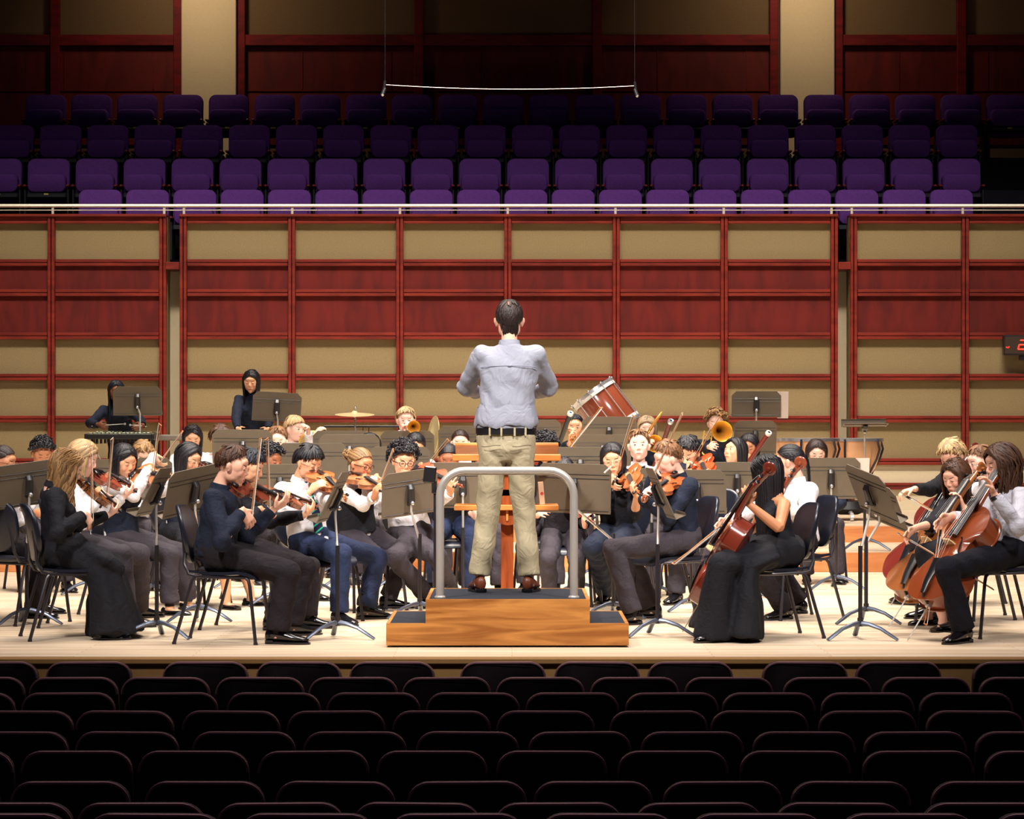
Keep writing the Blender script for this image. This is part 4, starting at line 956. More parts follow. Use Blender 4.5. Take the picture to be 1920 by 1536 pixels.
def shoe_geo(g, sole, a, d, k=1.0, kind='oxford'):
    """a: point on floor under the ankle; d: toe direction"""
    d = unit(d * V3(1, 1, 0)); s = np.cross(d, (0, 0, 1)); a = np.array(a, float)
    def ring(y, hw, z0, z1, n=10):
        R = []
        for t in np.linspace(0, 2 * PI, n, endpoint=False): R.append(a + d * y * k + s * hw * k * math.cos(t) + V3(0, 0, (z0 + z1) / 2 * k + (z1 - z0) / 2 * k * math.sin(t)))
        return R
    hl = .03 if kind == 'heel' else .016
    if kind == 'flat': prof = [(-.065, .018, .006, .05), (-.055, .028, .006, .06), (-.02, .031, .006, .045), (.03, .034, .006, .04), (.09, .042, .006, .038), (.14, .038, .006, .034), (.168, .022, .008, .024)]
    else: prof = [(-.072, .018, .02, .07), (-.062, .03, .012, .095), (-.02, .034, .012, .105), (.03, .036, .012, .092), (.075, .042, .012, .070), (.12, .045, .012, .054), (.165, .038, .012, .044), (.195, .020, .014, .030)]
    g.loft([ring(*p) for p in prof])
    pts = []
    for y, hw in ((-.074, .014), (-.06, .033), (-.02, .033), (.03, .036), (.08, .045), (.13, .046), (.175, .037), (.203, .014)): pts.append((y, hw))
    sc = 1 if kind != 'flat' else .86; out = [a + d * y * k * sc + s * hw * k for y, hw in pts] + [a + d * y * k * sc - s * hw * k for y, hw in pts[::-1]]
    sole.loft([out, [p + V3(0, 0, .011 * k) for p in out]])
    out2 = [a + d * y * k + s * hw * k for y, hw in pts[:3]] + [a + d * y * k - s * hw * k for y, hw in pts[:3][::-1]]
    sole.loft([[p + V3(0, 0, .001) for p in out2], [p + V3(0, 0, .022 * k) for p in out2]])
PCOUNT = [0]
def person(label, head, D, face=0, z0=0, hy=0, hp=12, hr=0, k=.96, tone='fair', hc='brown', style='short', hopt=None, top=BLK, bottom=GREY, gender='m', gl=None, Lh=None, Rh=None, Ld=None, Rd=None, Ln=None, Rn=None, curl=(.8, .9),
           hip=None, knees=None, feet=None, ch=None, stand=False, sleeve=1.0, vest=None, fold=(.0056, 23, 'w'), tmax=1., dress=False, shoes=True, skirt=False, bare=False, shoe='oxford', vox=.0065, lean=None, LE=None, RE=None, tie=None, sockm=SOCK, hem=.05, brow=None, knee_h=.50, splay=.13, torso=1.0, seat=True, legs=True):
    """head: pixel of head centre; face: 0 to the camera, 90 towards +X; hy/hp/hr head turn, nod (down +), tilt. Lh/Rh: world wrist targets"""
    PCOUNT[0] += 1; f = math.radians(face); fw = V3(math.sin(f), -math.cos(f), 0); up = V3(0, 0, 1); rt = np.cross(fw, up)
    Hc = V3(tuple(P(head[0], head[1], D)))
    a = f + math.radians(hy); hf = V3(math.sin(a), -math.cos(a), 0); hrgt = np.cross(hf, up); p = math.radians(hp); hfd = hf * math.cos(p) - up * math.sin(p); hup = up * math.cos(p) + hf * math.sin(p)
    q = math.radians(hr); hx = hrgt * math.cos(q) - hup * math.sin(q); hup = hup * math.cos(q) + hrgt * math.sin(q)
    HM = frame(Hc, hx, hfd, hup); Nb = Hc - hup * .134 * k - hfd * .045 * k - up * .018
    ph = .55 if not stand else .94 * k
    lz = .05 if lean is None else lean
    if hip is None: Pv = np.array([Nb[0], Nb[1], z0 + ph]) - fw * lz
    else: Pv = V3(tuple(P(hip, HY, D if np.ndim(hip) == 0 else D))); Pv[1] = Nb[1] - fw[1] * lz; Pv[2] = z0 + ph
    root = empty('person', (Pv[0], Pv[1], z0), label, 'person')
    sp = unit(Nb - Pv); tl = np.linalg.norm(Nb - Pv); w_ = (1 if gender == 'm' else .90) * k
    Sh = {s: Nb + rt * s * .165 * w_ - sp * .055 for s in (-1, 1)}        # s=+1 right side of the person
    el, wr, hd = {}, {}, {}
    for s, T, dd, nn, EH in ((-1, Lh, Ld, Ln, LE), (1, Rh, Rd, Rn, RE)):
        T = V3(tuple(T)) if T is not None else Sh[s] + fw * .28 - up * .30 + rt * s * -.05
        el[s] = ik(Sh[s], T, .285 * k, .25 * k, (-up * .9 + rt * s * .55 - fw * .1) if EH is None else V3(EH)); wr[s] = T
        hd[s] = (unit(dd) if dd is not None else unit(T - el[s]), V3(nn) if nn is not None else -rt * s - up * .3)
    # legs
    hips = {s: Pv + rt * s * .085 * w_ for s in (-1, 1)}; kn, an = {}, {}
    for i, s in enumerate((-1, 1)):
        if stand: kn[s] = hips[s] * .5 + V3(hips[s][0], hips[s][1], z0 + .08) * .5 + fw * .02 + rt * s * .02; an[s] = V3(hips[s][0], hips[s][1], z0 + .085) + rt * s * .04
        else:
            kn[s] = Pv + fw * .43 * k + rt * s * splay; kn[s][2] = z0 + knee_h; an[s] = kn[s] * V3(1, 1, 0) + V3(0, 0, z0 + .085) + fw * .02
        if feet is not None and feet[i] is not None:
            px, py, DD = feet[i]; an[s] = V3(tuple(P(px, py, DD))); an[s][2] = z0 + .085
            if not stand and knees is None: kn[s] = ik(hips[s], an[s], .44 * k, .42 * k, fw + up * .9)
        if knees is not None and knees[i] is not None: kn[s] = V3(tuple(P(*knees[i])))
    fdir = {s: unit((kn[s] - hips[s]) * V3(1, 1, 0) + 1e-6 * fw) if not stand else unit(fw + rt * s * .25) for s in (-1, 1)}
    if not stand and ch: cp = Pv + fw * .07; spawn('chair', 'orchestra_chair', yawM((cp[0], cp[1], z0), face), 'black orchestra chair under ' + ch, 'chair', 'black orchestra chairs on the stage')
    # ---- body
    g = G(); head_geo(g, k, HM, fem=gender == 'f')
    g.tube([Hc - hup * .05 * k - hfd * .022 * k, Nb + (Hc - Nb) * .35 - hfd * .01, Nb, Nb - sp * .05], [.050 * w_, .048 * w_, .055 * w_, .075 * w_], 14)
    g.tube([Nb - sp * .01, Nb - sp * .09, Nb - sp * tl * .55, Pv], [(.09 * w_, .06 * w_), (.145 * w_, .085 * w_), (.115 * w_, .075 * w_), (.13 * w_, .09 * w_)], 16, up=fw)
    for s in (-1, 1):
        g.tube([Nb - sp * .045 + rt * s * .05, Sh[s], el[s] * .35 + Sh[s] * .65, el[s] * .97 + Sh[s] * .03, el[s], el[s] * .7 + wr[s] * .3, wr[s]], [.045 * k, .046 * k, .041 * k, .034 * k, .034 * k, .035 * k, .0235 * k], 10)
        hand(g, wr[s], hd[s][0], hd[s][1], -s if np.dot(np.cross(hd[s][0], hd[s][1]), up) * s < 0 else s, curl[0 if s < 0 else 1], k * (1.0 if gender == 'm' else .93)) if True else None
        if legs: g.tube([hips[s], hips[s] * .5 + kn[s] * .5, kn[s], kn[s] * .6 + an[s] * .4, an[s], an[s] - up * .05], [.078 * k, .066 * k, .047 * k, .050 * k, .032 * k, .034 * k], 10); g.tube([an[s] - up * .045 - fdir[s] * .03, an[s] - up * .062 + fdir[s] * .12], [(.024, .018), (.026, .010)], 8, up=up)
    sm = skin(tone + '_' + (brow or hc), TONES[tone], tuple(int(c * .8) for c in HAIR[brow or hc]), down=hp >= 12)
    b = part('body', g, sm, root); remesh_later(b, vox, 3, (Hc, HM[:3, :3].copy(), k))
    # ---- hair
    ho = dict(seed=PCOUNT[0]); ho.update(hopt or {}); hs = k * 1.0
    if style: part('hair', hair(style, HM, hs, **ho), hairmat(hc, HAIR[hc]), root, 60)
    if gl: part('glasses', glasses(HM, k, gl, gl == 'thick'), GLASS_DARK if gl == 'thick' else GLASS_THIN, root)
    # ---- top
    tv = .0105 if D < 22 else .014
    g = G(); c = lambda t: Nb - sp * tl * t
    if dress and sleeve == 0: tr = [(.03, .06, .05), (.10, .105, .080), (.22, .140, .105), (.38, .145, .105), (.6, .128, .098), (.8, .145, .12), (1.02, .165, .14)]
    else: tr = [(-.02, .062, .058), (.02, .085, .066), (.07, .135, .082), (.14, .168, .1), (.28, .172, .118), (.5, .158, .118), (.75, .155, .12), (.98, .168, .135), (1.03, .16, .13)]
    g.tube([c(t * tmax) + fw * (.012 if .1 < t < .6 else 0) for t, _, _ in tr], [(a_ * w_ * torso, b_ * w_ * torso) for _, a_, b_ in tr], 20, up=fw)
    if gender == 'f':
        for s in (-1, 1): g.ell(c(.36) + fw * .085 * k + rt * s * .065 * k, .052 * k, 10, 8)
    if sleeve > 0:
        for s in (-1, 1):
            e2 = el[s] + (wr[s] - el[s]) * .90 * min(1, sleeve) if sleeve >= 1 else el[s] + (wr[s] - el[s]) * sleeve * .9
            g.tube([Nb - sp * .065 + rt * s * .09 * w_, Sh[s], Sh[s] * .6 + el[s] * .4, el[s], el[s] * .55 + e2 * .45, el[s] * .08 + e2 * .92, e2], [.062 * k, .066 * k, .06 * k, .055 * k, .052 * k, .042 * k, .035 * k], 12); g.ell(el[s], .061 * k, 12, 8); g.ell(Sh[s], .064 * k, 12, 8)
    sh = part('dress_top' if dress else 'shirt', g, top, root); remesh_later(sh, tv, 3, None, fold if sleeve > 0 else (.002, 30, 'w'))
    if sleeve > 0:
        g = G()
        g.tube([Nb + (Hc - Nb) * .05 - up * .012, Nb + (Hc - Nb) * .16 + up * .012], [(.070 * w_, .068 * w_), (.062 * w_, .062 * w_)], 18, up=hfd); part('collar', g, top, root, 60)
        for s in (-1, 1):
            if sleeve >= 1: g = G(); a0 = el[s] + (wr[s] - el[s]) * .80; a1 = el[s] + (wr[s] - el[s]) * .92; g.tube([a0, a1], [.040 * k, .037 * k], 14); part('cuff', g, top, root, 60)
    if vest is not None:
        g = G(); vr = [(.10, .12, .1), (.18, .165, .112), (.3, .184, .134), (.5, .174, .135), (.75, .170, .136), (.95, .178, .148)]
        if gender == 'f':
            for s in (-1, 1): g.ell(c(.36) + fw * .090 * k + rt * s * .065 * k, .060 * k, 10, 8)
        g.tube([c(t) + fw * .01 for t, _, _ in vr], [(a_ * w_, b_ * w_) for _, a_, b_ in vr], 20, up=fw)
        v = part('vest', g, vest, root); remesh_later(v, tv, 2, None, (.003, 22, 'w'))
    if tie:
        g = G(); o = fw * (.128 * w_); t0 = c(.03) + fw * .075 * k
        if tie == 'bow':
            for s in (-1, 1): g.tube([t0, t0 + rt * s * .022 + fw * .003, t0 + rt * s * .052], [(.007, .006), (.013, .008), (.022, .006)], 8, up=fw)
            g.ell(t0 + fw * .004, .011, 8, 6); part('bow_tie', g, EBONY, root)
        else:
            g.tube([t0 + up * .01, t0 - up * .02 + fw * .01], [(.016, .012), (.011, .01)], 8, up=fw)
            g.tube([t0 - up * .02 + fw * .012, c(.14) + fw * .112 * k, c(.35) + fw * .132 * k, c(.6) + fw * .136 * k, c(.84) + fw * .135 * k], [(.012, .005), (.022, .006), (.032, .006), (.038, .006), (.042, .005)], 8, up=fw); part('neck_tie', g, TIE, root)
    # ---- bottom
    if dress or skirt:
        g = G(); kc = (kn[-1] + kn[1]) / 2; ac = V3(kc[0], kc[1], z0 + hem) + fw * .06; hw = abs(np.dot(kn[1] - kn[-1], rt)) / 2 + .09
        g.tube([Pv + up * .10, Pv + up * .02, Pv - up * .01 - fw * .02], [(.135 * w_, .11), (.18, .15), (.20, .15)], 18, up=fw)
        g.tube([Pv - fw * .12 + up * .0, Pv + fw * .1 + up * .02, (Pv + kc) / 2 + up * .03, kc + up * .01, kc + fw * .04 - up * .02], [(.15, .10), (.20, .11), (hw * 1.0, .10), (hw, .085), (hw * .9, .07)], 18, up=up)
        for s in (-1, 1):
            g.tube([hips[s] - fw * .04, hips[s] * .5 + kn[s] * .5 + up * .01, kn[s] + up * .005], [.115 * k, .105 * k, .09 * k], 12); g.ell(kn[s], .092 * k, 12, 8)
            if legs and hem < .3: b = V3(an[s][0], an[s][1], z0 + hem); g.tube([kn[s], kn[s] * .5 + b * .5 + fw * .02, b + fw * .03], [.09 * k, .105 * k, .135 * k], 14)
        if legs: g.tube([kc + up * .02, kc - up * .12 + fw * .03, kc * .5 + ac * .5, ac], [(hw * .95, .09), (hw * 1.02, .12), (hw * 1.1, .15), (hw * 1.2, .19)], 24, up=fw)
        sk = part('skirt', g, bottom, root); remesh_later(sk, .012, 3, None, (.009, 34, 'pleat'))
    else:
        g = G(); g.tube([Pv + up * .11 * k, Pv + up * .04, Pv - up * .03 * (1 if not stand else 2)], [(.145 * w_, .115 * w_), (.165 * w_, .132 * w_), (.155 * w_, .13 * w_)], 18, up=fw)
        if stand: g.tube([Pv + up * .05, Pv - up * .08, Pv - up * .155], [(.16 * w_, .125 * w_), (.165 * w_, .14 * w_), (.09 * w_, .10 * w_)], 18, up=fw)
        if legs:
          for s in (-1, 1):
            if stand: g.tube([hips[s] + up * .02, hips[s] - up * .16, kn[s], an[s] + up * .02], [(.098 * k, .115 * k), (.085 * k, .1 * k), (.07 * k, .078 * k), (.066 * k, .075 * k)], 14, up=fw)
            else:
                h2 = an[s] + up * (hem - .05)
                g.tube([hips[s] - fw * .02, hips[s] * .75 + kn[s] * .25, hips[s] * .3 + kn[s] * .7, kn[s] + up * .004], [.098 * k, .098 * k, .082 * k, .072 * k], 14)
                g.tube([kn[s], kn[s] * .8 + h2 * .2, kn[s] * .35 + h2 * .65, h2], [.073 * k, .072 * k, .070 * k, .073 * k], 14); g.ell(kn[s], .078 * k, 14, 10); g.ell(hips[s] + fw * .02, .1 * k, 12, 8)
        t = part('trousers', g, bottom, root); remesh_later(t, tv, 3, None, (.0058, 22, 'w') if not stand else (fold[0] * .8, fold[1] * .9, 'w'))
    if legs and shoes:
        for s in (-1, 1):
            if not bare and not stand: g = G(); g.tube([an[s] + up * .10, an[s] - up * .02], [.040 * k, .036 * k], 10); part('sock', g, sockm, root, 60)
            u, so = G(), G(); fl = V3(an[s][0], an[s][1], z0 + .001); shoe_geo(u, so, fl, fdir[s], k, shoe); o = part('shoe', u, SHOE if top is not SHIRT else BROWNSHOE, root, 60); off = root.location
            q = obj('sole', mesh_of('sole', so, EBONY, 30, off), o)
    return dict(root=root, Nb=Nb, Hc=Hc, HM=HM, Sh=Sh, el=el, wr=wr, fw=fw, rt=rt, k=k, Pv=Pv, sp=sp, tl=tl, kn=kn, an=an, w=w_, c=c)
def striped_tie():
    m = mat('striped_navy_tie', (22, 34, 74), .6); nt = m.node_tree; N = nt.nodes; L = nt.links; b = N['Principled BSDF']; tc = N.new('ShaderNodeTexCoord'); mp = N.new('ShaderNodeMapping'); mp.inputs['Rotation'].default_value = (0, math.radians(40), 0)
    L.new(tc.outputs['Object'], mp.inputs[0]); wv = N.new('ShaderNodeTexWave'); wv.bands_direction = 'Z'; wv.inputs['Scale'].default_value = 7.5; L.new(mp.outputs[0], wv.inputs[0])
    r = N.new('ShaderNodeValToRGB'); r.color_ramp.interpolation = 'CONSTANT'; r.color_ramp.elements[0].color = (*lin((22, 34, 74)), 1); r.color_ramp.elements[1].position = .86; r.color_ramp.elements[1].color = (*lin((40, 190, 150)), 1); L.new(wv.outputs[0], r.inputs[0]); L.new(r.outputs[0], b.inputs['Base Color']); return m
TIE = striped_tie()
def violinist(label, head, D, face, vb, sc, vs=1, bw=None, bs=-1, lab='', col=(.55, .17, .05), key='violin', nrm=None, hold=.80, **kw):
    """vb, sc: pixels of the chin end and the scroll; bw: (frog px, tip px); places violin, bow and both hands"""
    f = math.radians(face); fw = V3(math.sin(f), -math.cos(f), 0); k = kw.get('k', .96); up = V3(0, 0, 1); rt = np.cross(fw, up)
    dv = kw.pop('dv', .0); a = P(vb[0], vb[1], D - .0 + dv); S = .585; b = solve_depth(a, sc[0], sc[1], S, vs); a, b = V3(tuple(a)), V3(tuple(b)); y = unit(b - a)
    n0 = V3(nrm) if nrm is not None else up * .75 + rt * .5 + V3(0, -.35, 0)
    _, M = fiddle('violin', 'violin' if 'viola' not in lab else 'viola', a, b, n0, lab or 'violin', tuple(c * q for c, q in zip(col, (.72, .78, .9))), 'violin' if 'viola' not in lab else 'viola', np.linalg.norm(b - a) / S)
    R3 = M[:3, :3] / np.linalg.norm(M[:3, 0]); z = R3[:, 2]; x = R3[:, 0]; L = np.linalg.norm(b - a)
    nk = a + y * L * hold + z * .01; thumbside = -x
    lw = nk - z * .055 - y * .03 + (-x) * -.045       # wrist under the neck, on the player's left/outer side
    kw.setdefault('Lh', lw - z * .01); kw.setdefault('Ld', unit(z * .75 + -x * .1 + y * .45)); kw.setdefault('Ln', unit(-x * .95 - y * .1)); kw.setdefault('LE', -up + fw * .1)
    if bw:
        dB = kw.pop('db', -.12); fr = P(bw[0][0], bw[0][1], D + dB); tip = solve_depth(fr, bw[1][0], bw[1][1], .74, bs)
        bow(fr, tip, bw[2], z * 1.0, s=np.linalg.norm(np.array(tip - fr)) / .74); fr = V3(tuple(fr)); bd = unit(V3(tuple(tip)) - fr)
        hdir = unit(-up * .55 + fw * .35 - rt * .2) if abs(bd[2]) > .6 else unit(-up * .8 + fw * .3)
        w2 = fr + bd * .03 - hdir * .085 + (rt * .01); kw.setdefault('Rh', w2); kw.setdefault('Rd', hdir); kw.setdefault('Rn', unit(np.cross(bd, hdir) * (1 if np.dot(np.cross(bd, hdir), -rt) > 0 else -1)))
    else: kw.setdefault('Rh', V3(tuple(a)) + rt * .22 - up * .12 + fw * .22)
    return person(label, head, D, face, **kw)
# ------------------------------------------------------------------ the conductor
def V(px, py, D): return V3(tuple(P(px, py, D)))
def conductor():
    D = 17.22; z0 = .297; up = V3(0, 0, 1)
    r = person('tall conductor seen from behind in a pale blue shirt and khaki trousers', (955, 603), D, 180, z0, hp=-2, k=1.06, tone='fair', hc='darkbrown', style=None, top=SHIRT, bottom=KHAKI, stand=True, vox=.006,
               Lh=V(897, 738, D + .40), Rh=V(1000, 738, D + .40), LE=(-1, -.35, -.9), RE=(1, -.35, -.9), Ld=(.5, .6, .2), Rd=(-.5, .6, .2), curl=(.9, .9), hip=949, lean=.0, shoes=False, torso=1.08, fold=(.0068, 19, 'w'), tmax=.90,
               feet=((899, 1108, D - .02), (992, 1108, D - .02)), knees=((914, 975, D + .0), (984, 975, D + .0)))
    root = r['root']; HM = r['HM']; k = 1.06; HH = hairmat('conductor_dark_brown', (44, 32, 28))
    part('hair', hair('short', HM, k, seed=5, vol=.006, front=44, n=300), HH, root, 60)
    W2 = lambda p: (HM @ np.append(np.array(p) * k, 1))[:3]; R = random.Random(3); g = G()     # nape hair down the back of the neck
    for i in range(46):
        x = R.uniform(-.052, .052); z0_ = R.uniform(-.075, -.02); y = -.072 - .02 * (z0_ + .08) / .06 + .35 * x * x * 10
        g.tube([W2((x, y - .010, z0_ + .03)), W2((x, y - .002, z0_)), W2((x * .93, y + .008, z0_ - .03))], [.006, .006, .002], 5)
    part('nape_hair', g, HH, root, 60)
    g = G(); rings = []; n = 18
    for rr in (.030, .022, .011, .001):
        ring = []
        for i in range(n):
            a = 2 * PI * i / n; wob = 1 + .18 * math.sin(3 * a + 1); u = sph(180 + math.degrees(math.sin(a) * rr * wob * 10), 36 + math.degrees(math.cos(a) * rr * wob * 7.5)); ring.append(W2(SCC + u * (SCR + .0085 + .003 * (1 - rr / .03))))
        rings.append(ring)
    g.loft(rings); part('thinning_crown', g, mat('scalp_skin', (120, 84, 68), .5, noise=(70, .35)), root, 180)
    Pv = r['Pv']; zb = Pv[2] + .040; ang = np.linspace(0, 2 * PI, 40, endpoint=False); cx_ = Pv[0]; g = G()
    g.loft([[(cx_ + .196 * math.cos(a) * q, Pv[1] + .150 * math.sin(a) * q, zb + z) for a in ang] for q, z in ((.97, -.021), (1, -.019), (1, .019), (.97, .021))]); part('belt', g, LEATHER, root, 40)
    for dx in (-.105, -.03, .055, .125):
        y = Pv[1] - .153 * math.sqrt(1 - (dx / .196) ** 2); g = G(); g.box((cx_ + dx, y, zb - .004), (.013, .008, .056), .002); part('belt_loop', g, KHAKI, root)
    for dx in (-.095, .10):
        g = G(); g.tube([(cx_ + dx + t, Pv[1] - .172 * math.sqrt(1 - ((dx + t) / .215) ** 2) + .004, Pv[2] - .055 + .005 * math.sin(t * 40)) for t in np.linspace(-.06, .06, 9)], .0022, 5); part('pocket_welt', g, mat('dark_seam', (78, 66, 45), .9), root)
    g = G(); rings = []
    for q, z in ((.90, .20), (.96, .155), (1.0, .115), (1.02, .085), (.985, .070), (.90, .09)):
        rings.append([(cx_ + .205 * q * math.cos(a) * (1 + .02 * math.sin(a * 7)), Pv[1] + .160 * q * math.sin(a) * (1 + .02 * math.sin(a * 9 + 1)), Pv[2] + z + .012 * math.sin(a * 5 + 2) + .006 * math.sin(a * 11)) for a in ang])
    g.loft(rings, caps=False); part('shirt_tail', g, SHIRT, root, 60)
    g = G(); Nb = r['Nb']
    g.tube([(Nb[0] + x, Nb[1] - .118 * math.sqrt(max(0.02, 1 - (x / .2) ** 2)) - .004, Nb[2] - .128 - .30 * x * x) for x in np.linspace(-.185, .185, 21)], .0022, 5); g.box((Nb[0], Nb[1] - .125, Nb[2] - .13), (.022, .004, .008), .001); part('yoke_seam', g, mat('shirt_seam', (110, 112, 128), .9), root)
    for sgn, px in ((-1, 899), (1, 992)):
        u, so = G(), G(); fl = V(px, 1108, D - .02); fl[2] = z0 + .001; shoe_geo(u, so, fl, V3(sgn * .22, 1, 0), 1.05, 'oxford'); part('shoe', u, BROWNSHOE, root, 60); obj('sole', mesh_of('sole', so, EBONY, 30, root.location), root)
conductor()
def BL(px, py, qx, qy, D, L=1.32): a, b = V(px, py, D - .3), V(qx, qy, D + .1); return a, a + unit(b - a) * L
SOFTB = mat('cloth_soft_black', (34, 29, 33), .9, 0, .2, weave=(14, .5))
# ------------------------------------------------------------------ violins
violinist('person in black gown with long wavy dark blond hair playing violin at stage edge', (126, 880), 17.2, 108, (152, 908), (224, 960), 1, ((171, 992), (169, 836), 'upright pale bow held by the wavy haired player in the black gown'), .15,
          lab='orange brown violin beneath the long wavy blond hair', col=(.42, .13, .035), hy=-6, hp=28, hr=-4, k=.97, tone='pale', hc='darkblond', style='wavy', hopt=dict(length=.46, wave=.020, n=240, vol=.018), top=BLK, bottom=BLK, gender='f', dress=True, sleeve=1, hip=112, lean=.0,
          feet=((215, 1190, 17.55), (196, 1198, 17.05)), knees=((208, 1062, 17.6), (190, 1080, 17.1)), hem=.03, splay=.15, shoe='flat', vox=.006, ch='the wavy haired player in the black gown')
violinist('young man in dark shirt with short brown hair playing violin, seated in profile', (436, 876), 16.9, 84, (425, 903), (548, 946), 1, ((468, 986), (487, 822), 'bow held upright by the man in the dark shirt'), .10,
          lab='red brown violin played by the man in the dark shirt', col=(.30, .06, .025), hy=2, hp=16, k=1.05, tone='fair', hc='brown', style='short', hopt=dict(vol=.012, front=50), top=NAVY, bottom=SOFTB, hip=404, lean=.0,
          feet=((548, 1186, 17.35), (520, 1202, 16.72)), knees=((572, 1066, 17.3), (540, 1072, 16.72)), vox=.0055, ch='the man in the dark shirt')
violinist('person with wire glasses and dark pulled back hair playing violin at the hall\'s violin end', (6, 868), 19.0, 78, (8, 890), (85, 925), 1, None, lab='orange violin beside the tilted desk at the violin end', col=(.6, .18, .05), hy=0, hp=14, k=.94, tone='tan', hc='darkbrown', style='pulled', gl='thin', gender='f', top=WHT, vest=BLK, bottom=SOFTB,
          hip=-12, feet=((75, 1140, 19.3), (62, 1150, 18.9)), splay=.15, ch='the bespectacled player at the violin end')
person('person with dark curly hair ducking behind the tilted music stand', (78, 852), 22.0, 25, hp=24, k=.95, tone='tan', hc='black', style='curly', hopt=dict(vol=.022), top=WHT, bottom=GREY, ch='the ducking dark curly haired player')
violinist('person with light blond hair and white shirt behind the wavy haired violinist', (156, 862), 18.2, 92, (166, 886), (256, 922), 1, ((198, 945), (208, 824), 'bow of the light blond violinist in white'), lab='red violin of the light blond violinist', col=(.5, .09, .04), hy=-8, hp=20, k=.98, tone='pale', hc='blond', style='wavy', hopt=dict(length=.1, wave=.01, n=90, vol=.018), gender='f', top=WHT, bottom=GREY, vox=.007,
          hip=140, feet=((262, 1160, 18.9), (240, 1176, 18.1)), knees=((262, 1040, 18.6), (228, 1040, 18.1)), ch='the light blond violinist in white')
violinist('person in white shirt with straight black hair playing the pale orange violin', (233, 866), 19.3, 68, (256, 888), (350, 904), -1, ((288, 900), (302, 797), 'bow standing upright before the vibraphone'), lab='pale orange violin with long dark fingerboard, beside the vibraphone player\'s stand', col=(.75, .24, .07), hy=-22, hp=22, hr=6, k=.96, tone='asian', hc='black', style='long', hopt=dict(length=.14, n=90, vol=.014), gender='f', top=WHT, vest=NAVY, bottom=GREY, vox=.0065,
          hip=222, feet=((352, 1140, 19.7), (318, 1150, 19.2)), knees=((345, 1038, 19.6), (318, 1040, 19.2)), shoe='flat', ch='the straight black haired violinist in white')
violinist('person with clear glasses and long black hair, in white shirt and skirt', (354, 862), 20.3, 72, (374, 872), (450, 905), 1, ((297, 872), (341, 812), 'bow slanting up past the trap table'), lab='pinkish violin at the chin of the long haired girl in clear glasses', col=(.6, .2, .12), hy=-14, hp=22, k=.96, tone='asian', hc='black', style='long', hopt=dict(length=.22, n=90, vol=.016), gl='thin', gender='f', top=WHT, vest=NAVY, bottom=BLK, skirt=True, bare=True, shoe='flat', hem=.38,
          hip=338, feet=((470, 1138, 20.2), (425, 1145, 19.8)), knees=((450, 1040, 20.2), (420, 1042, 19.8)), ch='the girl in glasses and skirt')
person('person with wavy sandy hair and glasses peering over a stand below the vibraphone', (268, 856), 22.2, 45, hp=24, hy=-30, k=.93, tone='pale', hc='darkblond', style='messy', hopt=dict(vol=.02, front=60), gl='thin', top=WHT, bottom=GREY, ch='the sandy haired player below the vibraphone')
violinist('person with bobbed black hair seated close behind the man in the dark shirt', (468, 878), 18.0, 82, (502, 926), (597, 953), 1, ((503, 978), (498, 824), 'second upright bow just past the man\'s bow'), lab='violin with scroll reaching toward the striped tie', col=(.42, .12, .05), dv=-.2, hy=4, hp=22, k=.95, tone='asian', hc='navyblack', style='bowl', hopt=dict(vol=.016, front=56), gender='f', top=BLK, bottom=SOFTB, hip=448,
          feet=((578, 1178, 18.0), (512, 1178, 17.8)), knees=((580, 1064, 18.0), (560, 1066, 17.8)), ch='the bobbed black haired violinist')
violinist('boy in white shirt and striped navy tie with glasses playing violin', (578, 870), 18.6, 42, (592, 888), (650, 938), -1, None, lab='golden violin under the chin of the boy in the striped tie', col=(.72, .22, .06), hy=8, hp=22, k=.97, tone='asian', hc='black', style='bowl', hopt=dict(vol=.02, front=57, n=160), gl='thin', top=WHT, tie='long', bottom=BLUE, vox=.006, hip=578, nrm=(.2, -.6, .8),
          knees=((708, 1046, 18.9), (640, 1040, 18.3)), feet=((686, 1160, 18.8), (636, 1166, 18.3)), ch='the boy in the striped tie')
violinist('person with highlighted blond curly bun and glasses playing violin', (676, 872), 19.7, 38, (662, 893), (728, 926), -1, ((712, 915), (738, 846), 'bow tip showing beside the blond bun'), lab='violin whose scroll reaches the white sleeve', col=(.62, .2, .07), hy=14, hp=18, k=.96, tone='tan', hc='darkblond', style='bun', hopt=dict(vol=.01), gl='thick', gender='f', top=WHT, vest=BLK, bottom=GREY, vox=.0065, hip=668, nrm=(.2, -.6, .8), brow='brown',
          knees=((762, 1042, 19.9), (700, 1040, 19.5)), feet=((728, 1140, 19.9), (690, 1142, 19.5)), ch='the player with the blond bun')
violinist('boy with thick black curls, round dark glasses and bow tie playing violin', (757, 866), 20.0, 12, (782, 884), (868, 913), -1, None, lab='red violin held by the boy with round glasses', col=(.6, .12, .05), hy=4, hp=14, k=.99, tone='asian', hc='black', style='curly', hopt=dict(vol=.03, curl=.018, n=190, front=54), gl='thick', top=WHT, tie='bow', bottom=GREY, vox=.006, hip=768, Rh=V(742, 925, 19.7),
          knees=((740, 1046, 19.6), (822, 1046, 19.5)), feet=((802, 1136, 20.0), (846, 1120, 20.3)), ch='the boy with round dark glasses')
violinist('person with smooth dark hair glaring over a music stand beside the podium rail', (841, 862), 21.3, 0, (852, 884), (905, 915), -1, ((790, 892), (842, 826), 'bow slanting over the black box'), lab='violin hidden beside the wooden conductor stand', col=(.6, .2, .06), hy=0, hp=22, k=.96, tone='brown', hc='black', style='pulled', hopt=dict(vol=.01), gender='f', top=BLK, bottom=BLUE, splay=.14, hip=850, ch='the glaring dark haired violinist')
